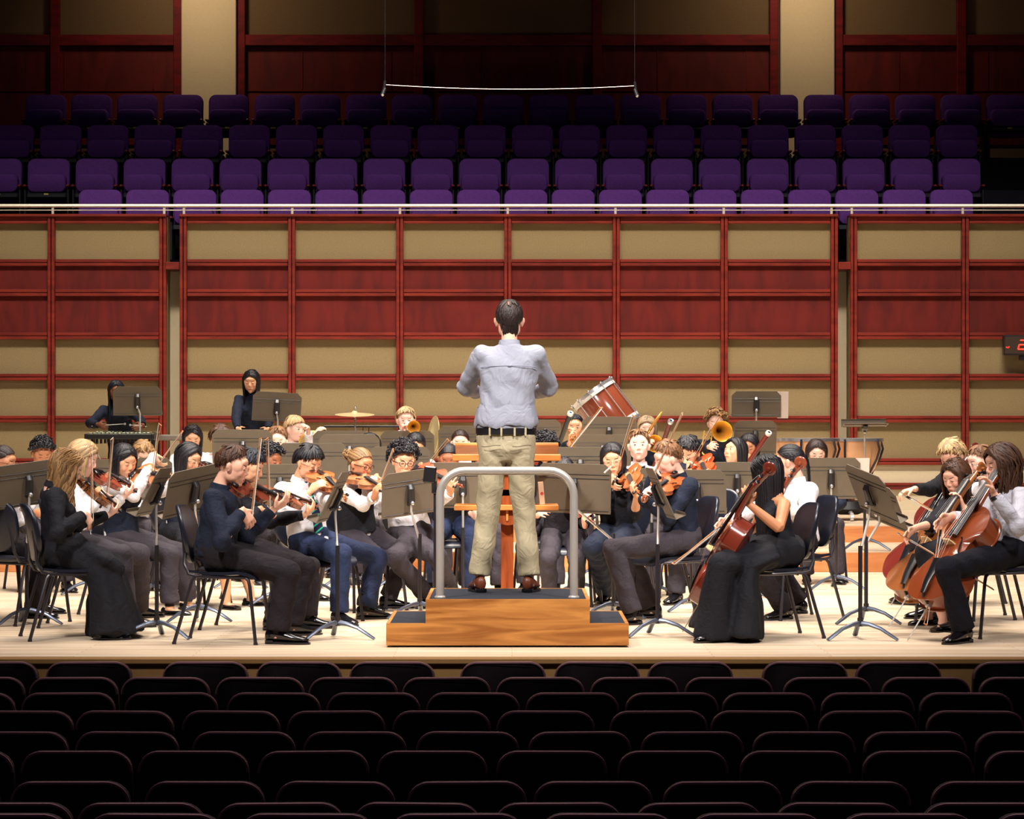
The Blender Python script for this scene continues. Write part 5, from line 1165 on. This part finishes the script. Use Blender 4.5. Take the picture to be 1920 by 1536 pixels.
person('person whose dark hair shows only in slivers behind the conductor', (905, 852), 21.6, 0, hp=20, k=.95, tone='fair', hc='darkbrown', style='long', gender='f', top=BLK, bottom=GREY, ch='the player hidden behind the conductor')
person('person with dark curls behind the wooden conductor stand', (1022, 842), 21.8, -8, hp=20, k=.98, tone='tan', hc='black', style='curly', hopt=dict(vol=.025), top=BLK, bottom=GREY, ch='the dark curly player behind the conductor stand')
bow(P(1038, 874, 21.4), P(1097, 800, 21.1), 'bow rising in front of the boy with the trombone', (1, .3, .2))
violinist('person bowed low behind a stand with violin pointing down, in dark vest', (1058, 890), 20.2, -6, (1068, 935), (1113, 982), -1, None, lab='reddish violin pointing down under the wide desk', col=(.55, .12, .06), hp=30, k=.93, tone='fair', hc='black', style='short', top=BLK, vest=SOFTB, bottom=GREY, hip=1058, nrm=(-.2, -.7, .6), knees=((1082, 1050, 19.9), (1028, 1050, 19.9)), feet=((1080, 1110, 20.1), (1030, 1110, 20.1)), ch='the low bowed violinist in the dark vest')
person('boy with short brown hair, white shirt and bow tie gazing up behind the violas', (1198, 838), 21.6, -4, hp=-4, k=1.02, tone='pale', hc='lightbrown', style='short', hopt=dict(vol=.018, front=46), top=WHT, tie='bow', bottom=GREY, vox=.006, ch='the upward gazing boy in bow tie')
violinist('person with straight black hair and wire glasses playing viola in black', (1150, 864), 20.0, -22, (1178, 884), (1198, 925), -1, ((1150, 916), (1190, 780), 'long bow crossing in front of the girl in wire glasses'), lab='amber viola held by the girl in wire glasses', col=(.62, .16, .04), hy=16, hp=12, hr=6, k=1.0, tone='asian', hc='black', style='long', hopt=dict(length=.14, n=90, vol=.014), gl='thin', gender='f', top=BLK, sleeve=.35, bottom=NAVY, vox=.006, hip=1162, nrm=(-.4, -.8, .3),
          knees=((1156, 1030, 19.4), (1112, 1024, 19.7)), feet=((1170, 1128, 19.6), (1136, 1126, 20.6)), shoe='heel', ch='the violist in wire glasses')
violinist('boy with light brown hair and dark shirt playing viola, facing the podium', (1252, 862), 18.7, -68, (1273, 895), (1203, 938), -1, ((1222, 902), (1280, 778), 'dark bow rising past the light brown haired violist'), lab='orange red viola under the light brown haired boy\'s chin', col=(.62, .14, .035), hy=-6, hp=20, hr=-6, k=1.0, tone='pale', hc='lightbrown', style='short', hopt=dict(vol=.016, front=50), top=NAVY, bottom=GREY, vox=.006, hip=1280, nrm=(-.1, -.7, .5), lean=.0,
          knees=((1150, 1030, 18.35), (1176, 1034, 18.9)), feet=((1186, 1152, 18.3), (1222, 1142, 18.9)), ch='the light brown haired violist')
violinist('boy with black fringe and glasses playing the bright red violin', (1290, 852), 20.6, -22, (1312, 862), (1336, 905), -1, ((1290, 887), (1352, 778), 'bow rising toward the curly trombonist'), lab='bright red orange violin behind the dark sleeved violist', col=(.75, .10, .025), hy=0, hp=22, hr=-6, k=1.0, tone='asian', hc='black', style='messy', hopt=dict(vol=.022, front=60), gl='thin', top=NAVY, bottom=GREY, vox=.0065, hip=1335, nrm=(-.3, -.8, .4), ch='the black fringed violinist')
# ------------------------------------------------------------------ back desks and winds
def back(label, head, D, face=0, z0=0, **kw):
    kw.setdefault('vox', .0075); kw.setdefault('hp', 18); kw.setdefault('k', .95); ch = kw.pop('ch', None)
    return person(label, head, D, face, z0, ch=ch, **kw)
back('person with sleek black hair just behind the long haired girl in clear glasses', (361, 824), 24.2, 10, tone='asian', hc='black', style='long', gender='f', top=WHT, bottom=GREY, ch='the sleek haired player below the trap table')
back('person with tousled brown hair whose hair top shows before the marimba', (413, 826), 23.6, 10, hp=30, tone='fair', hc='brown', style='messy', hopt=dict(vol=.026), top=WHT, bottom=GREY, ch='the tousled brown haired player')
back('person with tight black curls and brown skin looking sideways over a desk', (508, 866), 20.9, 48, hp=12, tone='brown', hc='black', style='curly', hopt=dict(vol=.022, curl=.012), top=WHT, bottom=GREY, ch='the tight curled player in white')
back('boy with side swept light brown hair peering over a desk by the marimba', (520, 830), 23.2, 4, hp=6, k=1.0, tone='pale', hc='lightbrown', style='short', hopt=dict(vol=.018, front=50), top=WHT, bottom=GREY, ch='the side swept boy by the marimba')
back('boy with straight blond fringe playing french horn, turned sideways', (553, 806), 25.5, 48, .188, hp=4, k=1.0, tone='pale', hc='blond', style='bowl', hopt=dict(vol=.014, front=58), top=WHT, bottom=GREY, Rh=V(590, 818, 25.3), Lh=V(578, 810, 25.2), ch='the blond horn player')
horn(V(586, 835, 25.3), 'brass french horn at the blond fringed boy\'s lips')
back('person with black hair whose brow only shows between two desks below the rack', (605, 838), 24.2, -6, tone='asian', hc='black', style='short', top=WHT, bottom=GREY, ch='the player below the equipment rack')
back('person with dark wavy hair half hidden behind the blond bun', (693, 841), 23.2, 8, hp=16, tone='tan', hc='black', style='wavy', hopt=dict(length=.08, wave=.012, vol=.022), gender='f', top=WHT, bottom=GREY, ch='the dark wavy haired player')
back('person with centre parted long black hair just below the trumpet', (779, 838), 23.8, 10, hp=26, tone='asian', hc='black', style='long', hopt=dict(length=.16, vol=.012), gender='f', top=WHT, bottom=GREY, ch='the centre parted player below the trumpet')
back('boy with short blond hair and white shirt playing trumpet toward the hall', (761, 790), 25.8, 4, .188, hp=4, k=1.0, tone='pale', hc='blond', style='messy', hopt=dict(vol=.015, front=50), top=WHT, bottom=GREY, Rh=V(752, 812, 25.35), Lh=V(762, 822, 25.4), Rd=(.3, -.4, .9), Ld=(.1, -.3, 1), vox=.006, ch='the blond trumpeter')
trumpet(V(776, 801, 25.12), (.10, -1, -.04), 'brass trumpet with its bell toward the hall')
back('person with pulled back dark curls peering between the conductor and a dark girl', (863, 832), 24.2, 0, hp=8, tone='pale', hc='darkbrown', style='pulled', hopt=dict(vol=.014), gender='f', top=WHT, bottom=GREY, ch='the pulled back curly haired player')
back('boy with cropped black hair and navy shirt playing trombone near the tilted drum', (1078, 803), 26.0, -4, .188, hp=4, k=1.0, tone='asian', hc='navyblack', style='short', hopt=dict(vol=.008, front=46), top=NAVY, bottom=GREY, Lh=V(1082, 825, 25.5), Ld=(-.2, -.5, 1), Rh=V(1068, 832, 25.3), Rd=(0, -.3, 1), vox=.0065, ch='the cropped haired trombonist')
trombone(V(1091, 836, 25.15), (.12, -1, -.03), V(1071, 820, 25.85), 'brass trombone of the boy in navy below the tilted drum', .098, slide=(-.10, -1, -.28))
back('person with long light brown bob playing trombone behind the bow tied boy', (1213, 806), 26.0, 0, .188, hp=6, k=1.0, tone='pale', hc='ash', style='long', hopt=dict(length=.06, vol=.018, front=60), gender='f', top=NAVY, bottom=GREY, Lh=V(1222, 825, 25.5), Rh=V(1210, 832, 25.4), ch='the bobbed trombonist')
trombone(V(1228, 832, 25.3), (.30, -.9, .12), V(1210, 822, 25.85), 'brass trombone of the bobbed player between the two bassoons', .085, slide=(.18, -.8, .35))
back('person with curly blond hair and dark shirt playing trombone beside a tall stand', (1343, 796), 26.2, -8, .188, hp=2, k=1.0, tone='pale', hc='darkblond', style='curly', hopt=dict(vol=.024, curl=.018), top=NAVY, bottom=GREY, Lh=V(1348, 820, 25.6), Ld=(0, -.3, 1), Rh=V(1330, 838, 25.4), vox=.0065, ch='the curly blond trombonist')
trombone(V(1354, 809, 25.3), (.10, -1, -.03), V(1336, 808, 25.95), 'brass trombone of the curly blond player', .10, slide=(-.12, -.9, -.38))
back('person with black bob tilting chin upward beside the bright red violin', (1377, 848), 22.8, -50, hp=-12, hr=4, tone='asian', hc='black', style='long', hopt=dict(length=.10, vol=.016), gender='f', top=WHT, bottom=GREY, ch='the chin lifting player')
back('person with dark wavy hair playing the maroon bassoon', (1404, 840), 24.0, -14, hp=14, tone='tan', hc='black', style='wavy', hopt=dict(length=.12, wave=.012, vol=.016), gender='f', top=NAVY, bottom=GREY, Lh=V(1410, 862, 23.6), Rh=V(1396, 885, 23.6), ch='the maroon bassoon player')
bassoon(*BL(1442, 811, 1378, 905, 23.5), 'maroon bassoon with white ring beside the dark wavy haired player', 'maroon')
bassoon(*BL(1070, 774, 1022, 905, 23.3), 'black bassoon with white ring in front of the boy in navy', 'black')
bassoon(*BL(1258, 789, 1218, 900, 23.4), 'dark red bassoon with silver ring behind the light brown haired violist', 'darkred', CHROME)
back('person with dark hair and wire glasses in front of the copper timpani', (1531, 852), 23.2, 2, hp=16, tone='pale', hc='darkbrown', style='long', hopt=dict(length=.12, vol=.016), gl='thin', gender='f', top=NAVY, bottom=GREY, vox=.0065, ch='the bespectacled girl before the timpani')
# ------------------------------------------------------------------ percussionists
def perc():
    r = person('person with long black braids in a dark shirt playing vibraphone', (218, 736), 27.5, 8, Z2, hy=4, hp=10, k=.93, tone='dark', hc='navyblack', style='braids', hopt=dict(length=.34), gender='f', top=NAVY, bottom=SOFTB, stand=True, hip=226, lean=.10, Rh=V(184, 796, 27.15), Lh=V(268, 798, 27.15), Rd=(.6, -.7, -.2), Ld=(-.6, -.7, -.2), RE=(-1, .3, -.5), LE=(1, .3, -.4), vox=.0065)
    g = G(); g.tube([V(172, 799, 27.2), V(233, 795, 26.95)], .004, 6); g.ell(V(234, 795, 26.94), .012, 10, 8); o = obj('mallet', mesh_of('mallet', g, WHITE)); tag(o, 'pale mallet lying level in the braided player\'s hand over the vibraphone', 'mallet')
    g = G(); g.tube([V(275, 800, 27.2), V(245, 797, 26.95)], .004, 6); g.ell(V(244, 797, 26.94), .012, 10, 8); o = obj('mallet', mesh_of('mallet', g, WHITE)); tag(o, 'pale mallet behind the thin pole of the vibraphone stand', 'mallet')
    r = person('person with long black hair in a dark blouse playing marimba', (471, 717), 27.5, -4, Z2, hy=0, hp=14, k=.95, tone='asian', hc='black', style='long', hopt=dict(length=.26, vol=.012, front=54), gender='f', top=NAVY, bottom=SOFTB, stand=True, hip=472, lean=.06, Rh=V(446, 805, 27.1), Lh=V(503, 806, 27.1), Rd=(.5, -.7, -.4), Ld=(-.5, -.7, -.4), RE=(-1, .3, -.6), LE=(1, .3, -.6), vox=.0065)
    g = G(); g.tube([V(440, 808, 27.05), V(478, 818, 26.85)], .004, 6); g.ell(V(480, 818, 26.84), .012, 10, 8); o = obj('mallet', mesh_of('mallet', g, WHITE)); tag(o, 'pale mallet in the long haired marimba player\'s hand nearer the vibraphone', 'mallet')
    g = G(); g.tube([V(508, 809, 27.05), V(484, 816, 26.85)], .004, 6); g.ell(V(482, 816, 26.84), .012, 10, 8); o = obj('mallet', mesh_of('mallet', g, WHITE)); tag(o, 'pale mallet in the marimba player\'s hand nearer the horn player', 'mallet')
perc()
# ------------------------------------------------------------------ cellos
def cello(label, bot, D, scr, sign, col, nrm, endp, S=1.235, k=1.0):
    a = P(bot[0], bot[1], D); b = solve_depth(a, scr[0], scr[1], S * k, sign); a, b = V3(tuple(a)), V3(tuple(b))
    r, M = fiddle('cello', 'cello', a, b, nrm, label, col, 'cello', np.linalg.norm(b - a) / .585)
    return a, b, M
CB = (.46, .10, .03)
a, b, M = cello('dark red brown cello leaning on the person in the sleeveless gown', (1312, 1128), 17.22, (1456, 874), -1, (.20, .03, .015), (-.9, .25, .45), None, S=1.09)
y = unit(b - a); lh = a + y * np.linalg.norm(b - a) * .76
person('long haired cellist in a sleeveless black gown with back to the hall', (1436, 890), 17.35, -76, hy=-52, hp=14, k=.99, tone='tan', hc='black', style='long', hopt=dict(length=.46, n=190, vol=.013), top=BLK, bottom=BLK, gender='f', dress=True, sleeve=0, hip=1462, lean=.0,
       Lh=V(1404, 945, 16.92), Ld=(-.15, .1, 1), Ln=(.2, 1, 0), LE=(.5, -.6, -.9), Rh=V(1366, 985, 17.85), Rd=(-.5, 0, -.8), knees=((1352, 1062, 16.85), (1400, 1055, 17.6)), feet=((1345, 1203, 16.9), (1400, 1185, 17.6)), hem=.03, vox=.0055, ch='the cellist in the sleeveless gown')
bow(P(1352, 985, 17.6), P(1292, 1032, 17.2), 'cello bow below the sleeveless cellist\'s neighbour', (1, 0, 0))
a, b, M = cello('reddish cello whose tall scroll shows behind the gowned cellist', (1400, 1118), 19.0, (1513, 862), -1, (.32, .07, .03), (-.9, .25, .45), None, S=1.14)
person('cellist with black ponytail and white shirt behind the gowned cellist', (1480, 868), 19.0, -66, hy=-44, hp=12, k=1.0, tone='fair', hc='black', style='pony', hopt=dict(length=.22, vol=.012), top=WHT, bottom=SOFTB, gender='f', hip=1502, lean=.0, Rh=V(1362, 975, 18.6), Rd=(-.7, -.2, -.5), LE=(0, -.5, -1), Lh=V(1462, 930, 18.6), Ld=(-.1, .1, 1),
       knees=((1400, 1040, 18.5), (1440, 1040, 19.4)), feet=((1470, 1136, 18.8), (1500, 1128, 19.4)), vox=.0065, ch='the ponytailed cellist in white')
a, b, M = cello('dark string bass with bluish fingerboard behind the brown haired cellist', (1690, 1100), 20.3, (1838, 838), 1, (.15, .02, .014), (-.75, -.6, .4), None, k=1.04)
person('person with short wavy blond hair and glasses in black stretching a bow arm', (1786, 858), 20.4, -58, hy=14, hp=28, k=1.0, tone='fair', hc='blond', style='messy', hopt=dict(vol=.024, front=58), gl='thick', top=BLK, bottom=SOFTB, hip=1812, lean=.0, Rh=V(1714, 917, 19.9), Rd=(-1, -.1, -.2), Rn=(0, 0, -1), RE=(.2, -.2, -1), Lh=V(1800, 900, 20.0), vox=.0065, knees=((1720, 1020, 19.8), (1740, 1020, 20.8)), ch='the blond cellist in black')
bow(P(1692, 925, 19.75), P(1770, 968, 19.9), 'bow with white hair under the black sleeved arm', (1, 0, -1))
a, b, M = cello('orange brown cello played by the brown haired cellist', (1702, 1118), 18.0, (1850, 878), 1, (.30, .095, .025), (-.72, -.6, .4), None)
person('person with long dark brown hair leaning over an orange brown cello', (1792, 896), 18.7, -52, hy=2, hp=22, k=.98, tone='fair', hc='brown', style='wavy', hopt=dict(length=.26, wave=.008, n=100, vol=.016), top=BLK, bottom=BLK, gender='f', hip=1822, lean=.0, Lh=V(1806, 950, 18.4), Ld=(-.35, 0, 1), Ln=(-1, 0, -.2), Rh=V(1716, 990, 17.75), Rd=(-.7, -.1, -.6), RE=(.1, .1, -1), sleeve=.45, curl=(.9, .8),
       knees=((1735, 1040, 17.9), (1762, 1046, 18.7)), feet=((1768, 1188, 17.75), (1740, 1168, 18.3)), shoe='flat', bare=True, hem=.14, vox=.006, ch='the brown haired cellist')
bow(P(1688, 1003, 17.6), P(1788, 1062, 17.65), 'cello bow crossing the orange brown cello', (1, .6, -.5))
person('person with short fair hair glimpsed between the two long haired cellists', (1838, 870), 18.9, -70, hp=10, k=.98, tone='pale', hc='lightbrown', style='short', top=WHT, bottom=SOFTB, hip=1866, lean=.0, vox=.0065, ch='the fair player between two cellists')
a, b, M = cello('glossy red brown cello nearest the front of the stage edge', (1742, 1134), 16.95, (1912, 852), 1, (.27, .055, .015), (-.80, -.5, .45), None)
person('person with long curly brown hair and pale grey shirt playing the glossy cello', (1876, 872), 17.35, -78, hy=2, hp=14, k=1.03, tone='fair', hc='brown', style='wavy', hopt=dict(length=.20, wave=.02, n=150, vol=.028), top=LTGREY, bottom=mat('cloth_inky_black', (20, 20, 28), .9, 0, .2, weave=(12, .4)), hip=1896, lean=.0, Lh=V(1863, 926, 17.0), Ld=(-.35, 0, 1), Ln=(-1, -.1, -.1), LE=(.3, -.5, -1), Rh=V(1784, 968, 17.25), Rd=(-.8, 0, -.5), RE=(.2, .4, -1), curl=(.9, .7),
       knees=((1776, 1068, 16.75), (1800, 1062, 17.8)), feet=((1806, 1206, 16.8), (1796, 1182, 17.6)), vox=.0055, ch='the curly haired cellist in pale grey')
bow(P(1762, 985, 17.1), P(1748, 1075, 17.0), 'cello bow held against the glossy cello', (1, .2, -.2), s=.9)
w0 = V(1863, 926, 17.0); g = G(); e = V(1885, 985, 16.95); dd = unit(e - w0); g.tube([w0 + dd * .02, w0 + dd * .045], [(.033, .031), (.033, .031)], 16); r_ = obj('wristwatch', mesh_of('wristwatch', g, LEATHER)); tag(r_, 'dark wristwatch on the raised wrist of the cellist in pale grey', 'watch')
# ------------------------------------------------------------------ spare chairs
chair(40, 18.5, 146, 'empty black orchestra chair at the violin end, facing the podium')
chair(1412, 21.6, -40, 'black orchestra chair back showing beside the bright red violin')
# ------------------------------------------------------------------ music stands
stand(258, 752, 26.85, 4, 'music stand before the braided vibraphone player', 14, .49, .30, Z2, pole_px=263, roll=0)
stand(519, 763, 26.85, 6, 'music stand before the long haired marimba player', 12, .49, .30, Z2, pole_px=521, roll=-3)
stand(1418, 758, 27.0, -2, 'tall music stand with a paper strip above the bassoons', 10, .50, .265, Z2, paper=True)
stand(1416, 820, 26.3, 0, 'music stand just beneath the tall papered stand', 20, .42, .345, .188)
stand(52, 908, 18.2, 32, 'large tilted music stand at the violin end with its neck facing the hall', 24, .50, .33, roll=8, base=((50 - 960) * 18.3 / F, 18.3), base_yaw=20)
stand(362, 920, 17.7, 50, 'tilted music stand just behind the man in the dark shirt', 24, .46, .34, roll=10, base=((372 - 960) * 18.6 / F, 18.6), base_yaw=10)
stand(290, 922, 17.2, 86, 'edge on music stand before the white shirted violinist', 26, .46, .34, base=((294 - 960) * 17.15 / F, 17.15), base_yaw=0)
stand(626, 932, 17.2, 86, 'edge on music stand before the boy in the striped tie', 26, .48, .36, base=((633 - 960) * 17.1 / F, 17.1), base_yaw=10)
stand(768, 925, 18.9, 24, 'music stand before the boy with round dark glasses', 22, .42, .345, roll=8, base=((787 - 960) * 18.9 / F, 18.9))
stand(868, 910, 20.0, 0, 'wide music stand seen through the podium rail behind the scroll', 18, .56, .36)
stand(1076, 916, 18.6, -4, 'broad music stand with a white pen on top beside the rail', 16, .52, .36, roll=-2, base=((1150 - 960) * 18.9 / F, 18.9))
stand(1238, 925, 17.4, -86, 'edge on black music stand before the light brown haired violist', 24, .46, .36, base=((1233 - 960) * 17.3 / F, 17.3), base_yaw=10)
stand(1308, 922, 19.6, -8, 'music stand behind the light brown haired violist', 18, .42, .34)
stand(1382, 905, 21.2, 0, 'music stand between the bright red violin and the gowned cellist', 16, .44, .34)
stand(1558, 897, 21.6, 0, 'music stand with paper strip before the timpani', 12, .47, .34, paper=True, base=((1568 - 960) * 22.2 / F, 22.2))
stand(1622, 797, 24.9, 0, 'music stand with its desk tipped flat before the timpani', 84, .42, .34, .188, roll=3)
stand(1634, 925, 17.6, -70, 'black necked tilted music stand nearest the glossy cello', 30, .46, .36, roll=-14, base=((1613 - 960) * 17.05 / F, 17.05), base_yaw=0)
stand(1652, 945, 18.4, -68, 'second tilted music stand close behind the black necked one', 30, .46, .36, roll=-14, base=((1624 - 960) * 18.4 / F, 18.4), base_yaw=0)
for px, py, D, lb, kw in ((455, 843, 22.4, 'music stand desk in front of the marimba', {}), (586, 870, 21.4, 'music stand desk behind the bowl haired boy in striped tie', dict(w=.56)), (655, 852, 22.4, 'music stand desk below the suspended cymbal', {}), (640, 843, 23.9, 'further music stand desk below the equipment rack', {}), (764, 841, 25.3, 'music stand desk below the blond trumpeter', dict(z0=.188)),
                          (750, 876, 22.0, 'music stand desk behind the boy with round glasses', dict(w=.50)), (872, 832, 25.4, 'music stand desk beside the pulled back curls', dict(z0=.188)), (1142, 815, 25.0, 'music stand desk directly beneath the tilted drum', dict(z0=.188)), (1088, 878, 21.2, 'music stand desk below the navy boy\'s trombone', dict(w=.46)), (1130, 850, 23.9, 'music stand desk behind the wire glasses violist', {}),
                          (1222, 918, 21.0, 'music stand desk before the upward gazing boy', dict(w=.40)), (525, 912, 20.2, 'music stand desk before the tight curled player', dict(w=.46)), (172, 900, 21.5, 'music stand desk glimpsed behind the blond violinists', {}), (288, 898, 21.0, 'music stand desk before the sandy haired player', dict(w=.3)), (1012, 820, 25.2, 'music stand desk beside the conductor\'s elbow', dict(z0=.188, w=.4))):
    stand(px, py, D, 0, lb, kw.pop('tilt', 14), **kw)
g = G(); D_ = 18.12; m_ = np.array(Matrix.Rotation(-.09, 3, 'Y')); g.box(V(1015, 925, D_), (.036, .12, .155), .002, m_); r_ = empty('score_box', V(1015, 947, D_), 'narrow tan box with a red disc standing on the conductor stand shelf', 'box'); part('case', g, mat('tan_card', (215, 170, 135), .7), r_)
g = G(); g.lathe([(0, .001), (.011, .001), (.011, 0)], 14, dirframe(V(1016, 925, D_) - V3(0, .061, 0), (0, -1, 0))); part('disc_mark', g, mat('red_print', (205, 60, 45), .6), r_)
# pen on stand, black recorder box
g = G(); g.tube([V(1133, 887, 18.35), V(1147, 874, 18.35)], .006, 8); o = obj('marker_pen', mesh_of('marker_pen', g, WHITE)); tag(o, 'white pen clipped to the top corner of the broad music stand', 'pen')
def recorder():
    D = 18.3; c = V(806, 890, D); r = empty('recorder_box', (c[0] + .03, D, 0), 'black recorder box on a thin pole beside the podium rail', 'recorder')
    g = G(); g.box(c, (.085, .07, .115), .008, np.array(Matrix.Rotation(.1, 3, 'Y'))); part('case', g, BLACK_METAL, r)
    g = G(); g.box(c + V3(.03, -.01, -.085), (.035, .03, .09), .006); part('clamp', g, BLACK_METAL, r)
    g = G(); g.tube([c + V3(.035, 0, -.06), (c[0] + .035, D, .02)], .010, 8); part('pole', g, DARK_METAL, r)
    for q in range(3): b = 2.1 * q; g = G(); g.tube([(c[0] + .035, D, .14), (c[0] + .035 + .17 * math.cos(b), D + .17 * math.sin(b), .01)], .008, 6); part('leg', g, DARK_METAL, r)
recorder()
finish_bodies()
